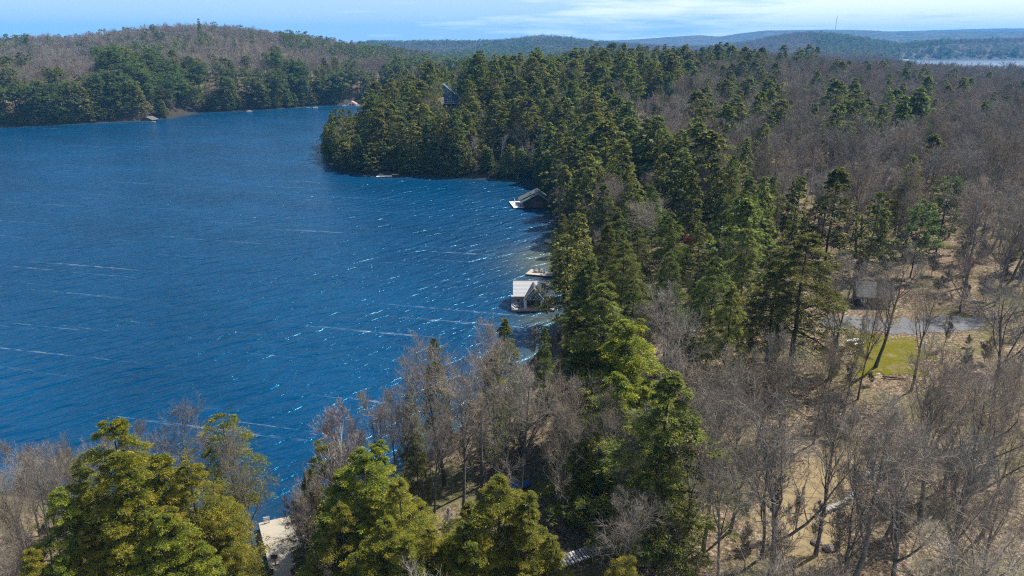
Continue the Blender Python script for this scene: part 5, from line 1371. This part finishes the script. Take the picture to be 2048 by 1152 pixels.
# --- foreground dock, built as wide pale boards
ZD = .95
q0, q1, q2, q3 = W(517, 1046, ZD), W(655, 1014, ZD), W(700, 1215, ZD), W(549, 1180, ZD)
c = np.array([q0, q1, q2, q3]); o = c.mean(0)
fd = empty('lake_dock', (o[0], o[1], 0)); tag(fd, 'wide pale beige dock between the foreground cedars', 'dock'); c = c - o
nbd = 44
bm_ = MB().add([(*p, ZD - .04) for p in c] + [(*p, ZD) for p in c], [(0, 3, 2, 1)] )
bms = {}
for k in range(nbd):
    a, b = (k + .012) / nbd, (k + .988) / nbd
    P = [c[0] + (c[3] - c[0]) * a, c[0] + (c[3] - c[0]) * b, c[1] + (c[2] - c[1]) * b, c[1] + (c[2] - c[1]) * a]
    V = [(*p, ZD - .045) for p in P] + [(*p, ZD + .002 * (k % 3)) for p in P]
    MB().add(V, [(0, 1, 2, 3), (7, 6, 5, 4), (0, 4, 5, 1), (1, 5, 6, 2), (2, 6, 7, 3), (3, 7, 4, 0)]).build('board', M['pale_dock'], fd)
fr = MB()
for i in range(4): fr.bar((*c[i] * .997, ZD - .20), (*c[(i + 1) % 4] * .997, ZD - .20), .1, .3)
fr.build('frame', M['blue_wall'], fd)  # blue put into the frame colour for the shadow on its water side
for a in (.02, .3, .6, .95):
    for b in (.03, .97):
        p = (c[0] * (1 - a) + c[3] * a) * (1 - b) + (c[1] * (1 - a) + c[2] * a) * b
        MB().cyl((*p, -3), (*p, ZD - .1), .16).build('pile', M['dark_wood'], fd)
x, y = W(534, 1046, ZD)
ld = empty('swim_ladder', (x, y, ZD), .3); tag(ld, 'white swim ladder at the far edge of the foreground dock', 'ladder')
for s_ in (-1, 1): MB().box(s_ * .33 - .035, s_ * .33 + .035, -.03, .04, -1.3, .95).build('rail', M['white_trim'], ld)
for k in range(8): MB().box(-.295, .295, -.04, .04, -1.1 + k * .27, -1.0 + k * .27).build('rung', M['white_trim'], ld)
x, y = W(551, 1130, ZD)
sg = empty('sign_stand', (x, y, ZD), .1); tag(sg, 'brown board on a post with a cross foot on the pale dock', 'sign')
MB().box(-.38, .38, -.05, .05, 0, .06).build('foot', M['dark_wood'], sg); MB().box(-.05, .05, -.38, -.055, 0, .06).box(-.05, .05, .055, .38, 0, .06).build('foot', M['dark_wood'], sg)
MB().box(-.045, .045, -.045, .045, .06, 1.35).build('post', M['dark_wood'], sg)
bd = MB().box(-.36, .36, -.085, -.05, 1.0, 1.45).build('board', M['brass'], sg)
fr = MB().box(-.40, .40, -.095, -.045, 1.455, 1.50).box(-.40, .40, -.095, -.045, .95, .995).build('trim', M['dark_wood'], bd)
MB().lathe([(.03, 0), (.09, .06), (.06, .14), (.02, .2)], (0, 0, 1.35), 8).build('finial', M['steel'], sg)
def planter(name, u, v, z, label, r=.28, mat='pot', h=.45):
    x, y = W(u, v, z); e = empty(name, (x, y, z)); tag(e, label, 'planter')
    MB().lathe([(r * .7, 0), (r, h), (r * 1.1, h), (r * 1.1, h + .05), (r * .9, h + .05), (r * .85, h - .04)], m=10).build('pot', M[mat], e)
    g_ = MB()
    for k in range(14):
        a = k * 2.4; g_.bar((.05 * math.cos(a), .05 * math.sin(a), h - .04), (r * 1.2 * math.cos(a), r * 1.2 * math.sin(a), h + .25 + .02 * (k % 5)), .03, .01)
    g_.build('stems', M['conifer_bark'], e)
planter('plant_pot', 543, 1148, ZD, 'dark planter on the left edge of the pale dock'); planter('plant_pot', 587, 1148, ZD, 'left of two dark pots under the cedar on the pale dock'); planter('plant_pot', 594, 1147, ZD, 'right of two dark pots under the cedar on the pale dock')
adirondack('lounge_chair', (*W(600, 1132, ZD), ZD), .4, M['blue_fabric'], 'dusty blue lounge chair half hidden by cedar on the pale dock', 1.25)

# --- wooden steps at the bottom of the frame
x0_, y0_ = W(1118, 1158, 6); x1_, y1_ = W(1205, 1108, 7.5)
L_ = math.hypot(x1_ - x0_, y1_ - y0_); an = math.atan2(y1_ - y0_, x1_ - x0_); zb0 = tz(x0_, y0_) + .5; zb1 = max(tz(x1_, y1_) + .6, zb0)
se = empty('wooden_steps', (x0_, y0_, zb0), an); tag(se, 'grey slatted wooden walkway at the bottom edge between hemlocks', 'steps')
ns_ = int(L_ / .34)
for k in range(ns_):
    t = k / ns_; MB().box(t * L_, t * L_ + .26, -.8, .8, (zb1 - zb0) * t, (zb1 - zb0) * t + .05).build('slat', M['roof_light'], se)
for s_ in (-1, 1):
    MB().bar((0, s_ * .7, -.12), (L_, s_ * .7, zb1 - zb0 - .12), .08, .2).build('stringer', M['dark_wood'], se)
    for k in range(4): MB().box(k * L_ / 3 - .04, k * L_ / 3 + .04, s_ * .85 - .04, s_ * .85 + .04, -1.2, (zb1 - zb0) * k / 3 - .02).build('post', M['deck'], se)

# --- covered things in the woods
def tarp(u, v, z, mat, label, w=1.6, d=.9, h=.7):
    x, y = W(u, v, z); e = empty('covered_boat', (x, y, tz(x, y)), .3); tag(e, label, 'boat')
    V, F = [], []; nx = 9
    for k in range(nx):
        t = k / (nx - 1); q = math.sin(math.pi * (.08 + .84 * t)) ** .6
        for j in range(7):
            a = math.pi * j / 6; V.append(((t - .5) * w * 2, -math.cos(a) * d * q, .35 + math.sin(a) * h * q * (.9 + .1 * (k % 2))))
    for k in range(nx - 1):
        for j in range(6): a = k * 7 + j; F.append((a, a + 7, a + 8, a + 1))
    F.append(tuple(reversed(range(7)))) ; F.append(tuple(range((nx - 1) * 7, nx * 7)))
    MB().add(V, F).build('cover', mat, e)
    for s_ in (-1, 1): MB().box(s_ * w * .5 - .08, s_ * w * .5 + .08, -d * .9, d * .9, -.2, .33).build('trestle', M['dark_wood'], e)
tarp(1040, 1002, 5, M['blue_tarp'], 'blue tarp cover among dark trunks above the foreground cedars', 1.3, .7, .5)
tarp(1162, 928, 8, M['teal'], 'teal boat cover glimpsed left of the big foreground hemlock', .9, .5, .7)
#@@END@@
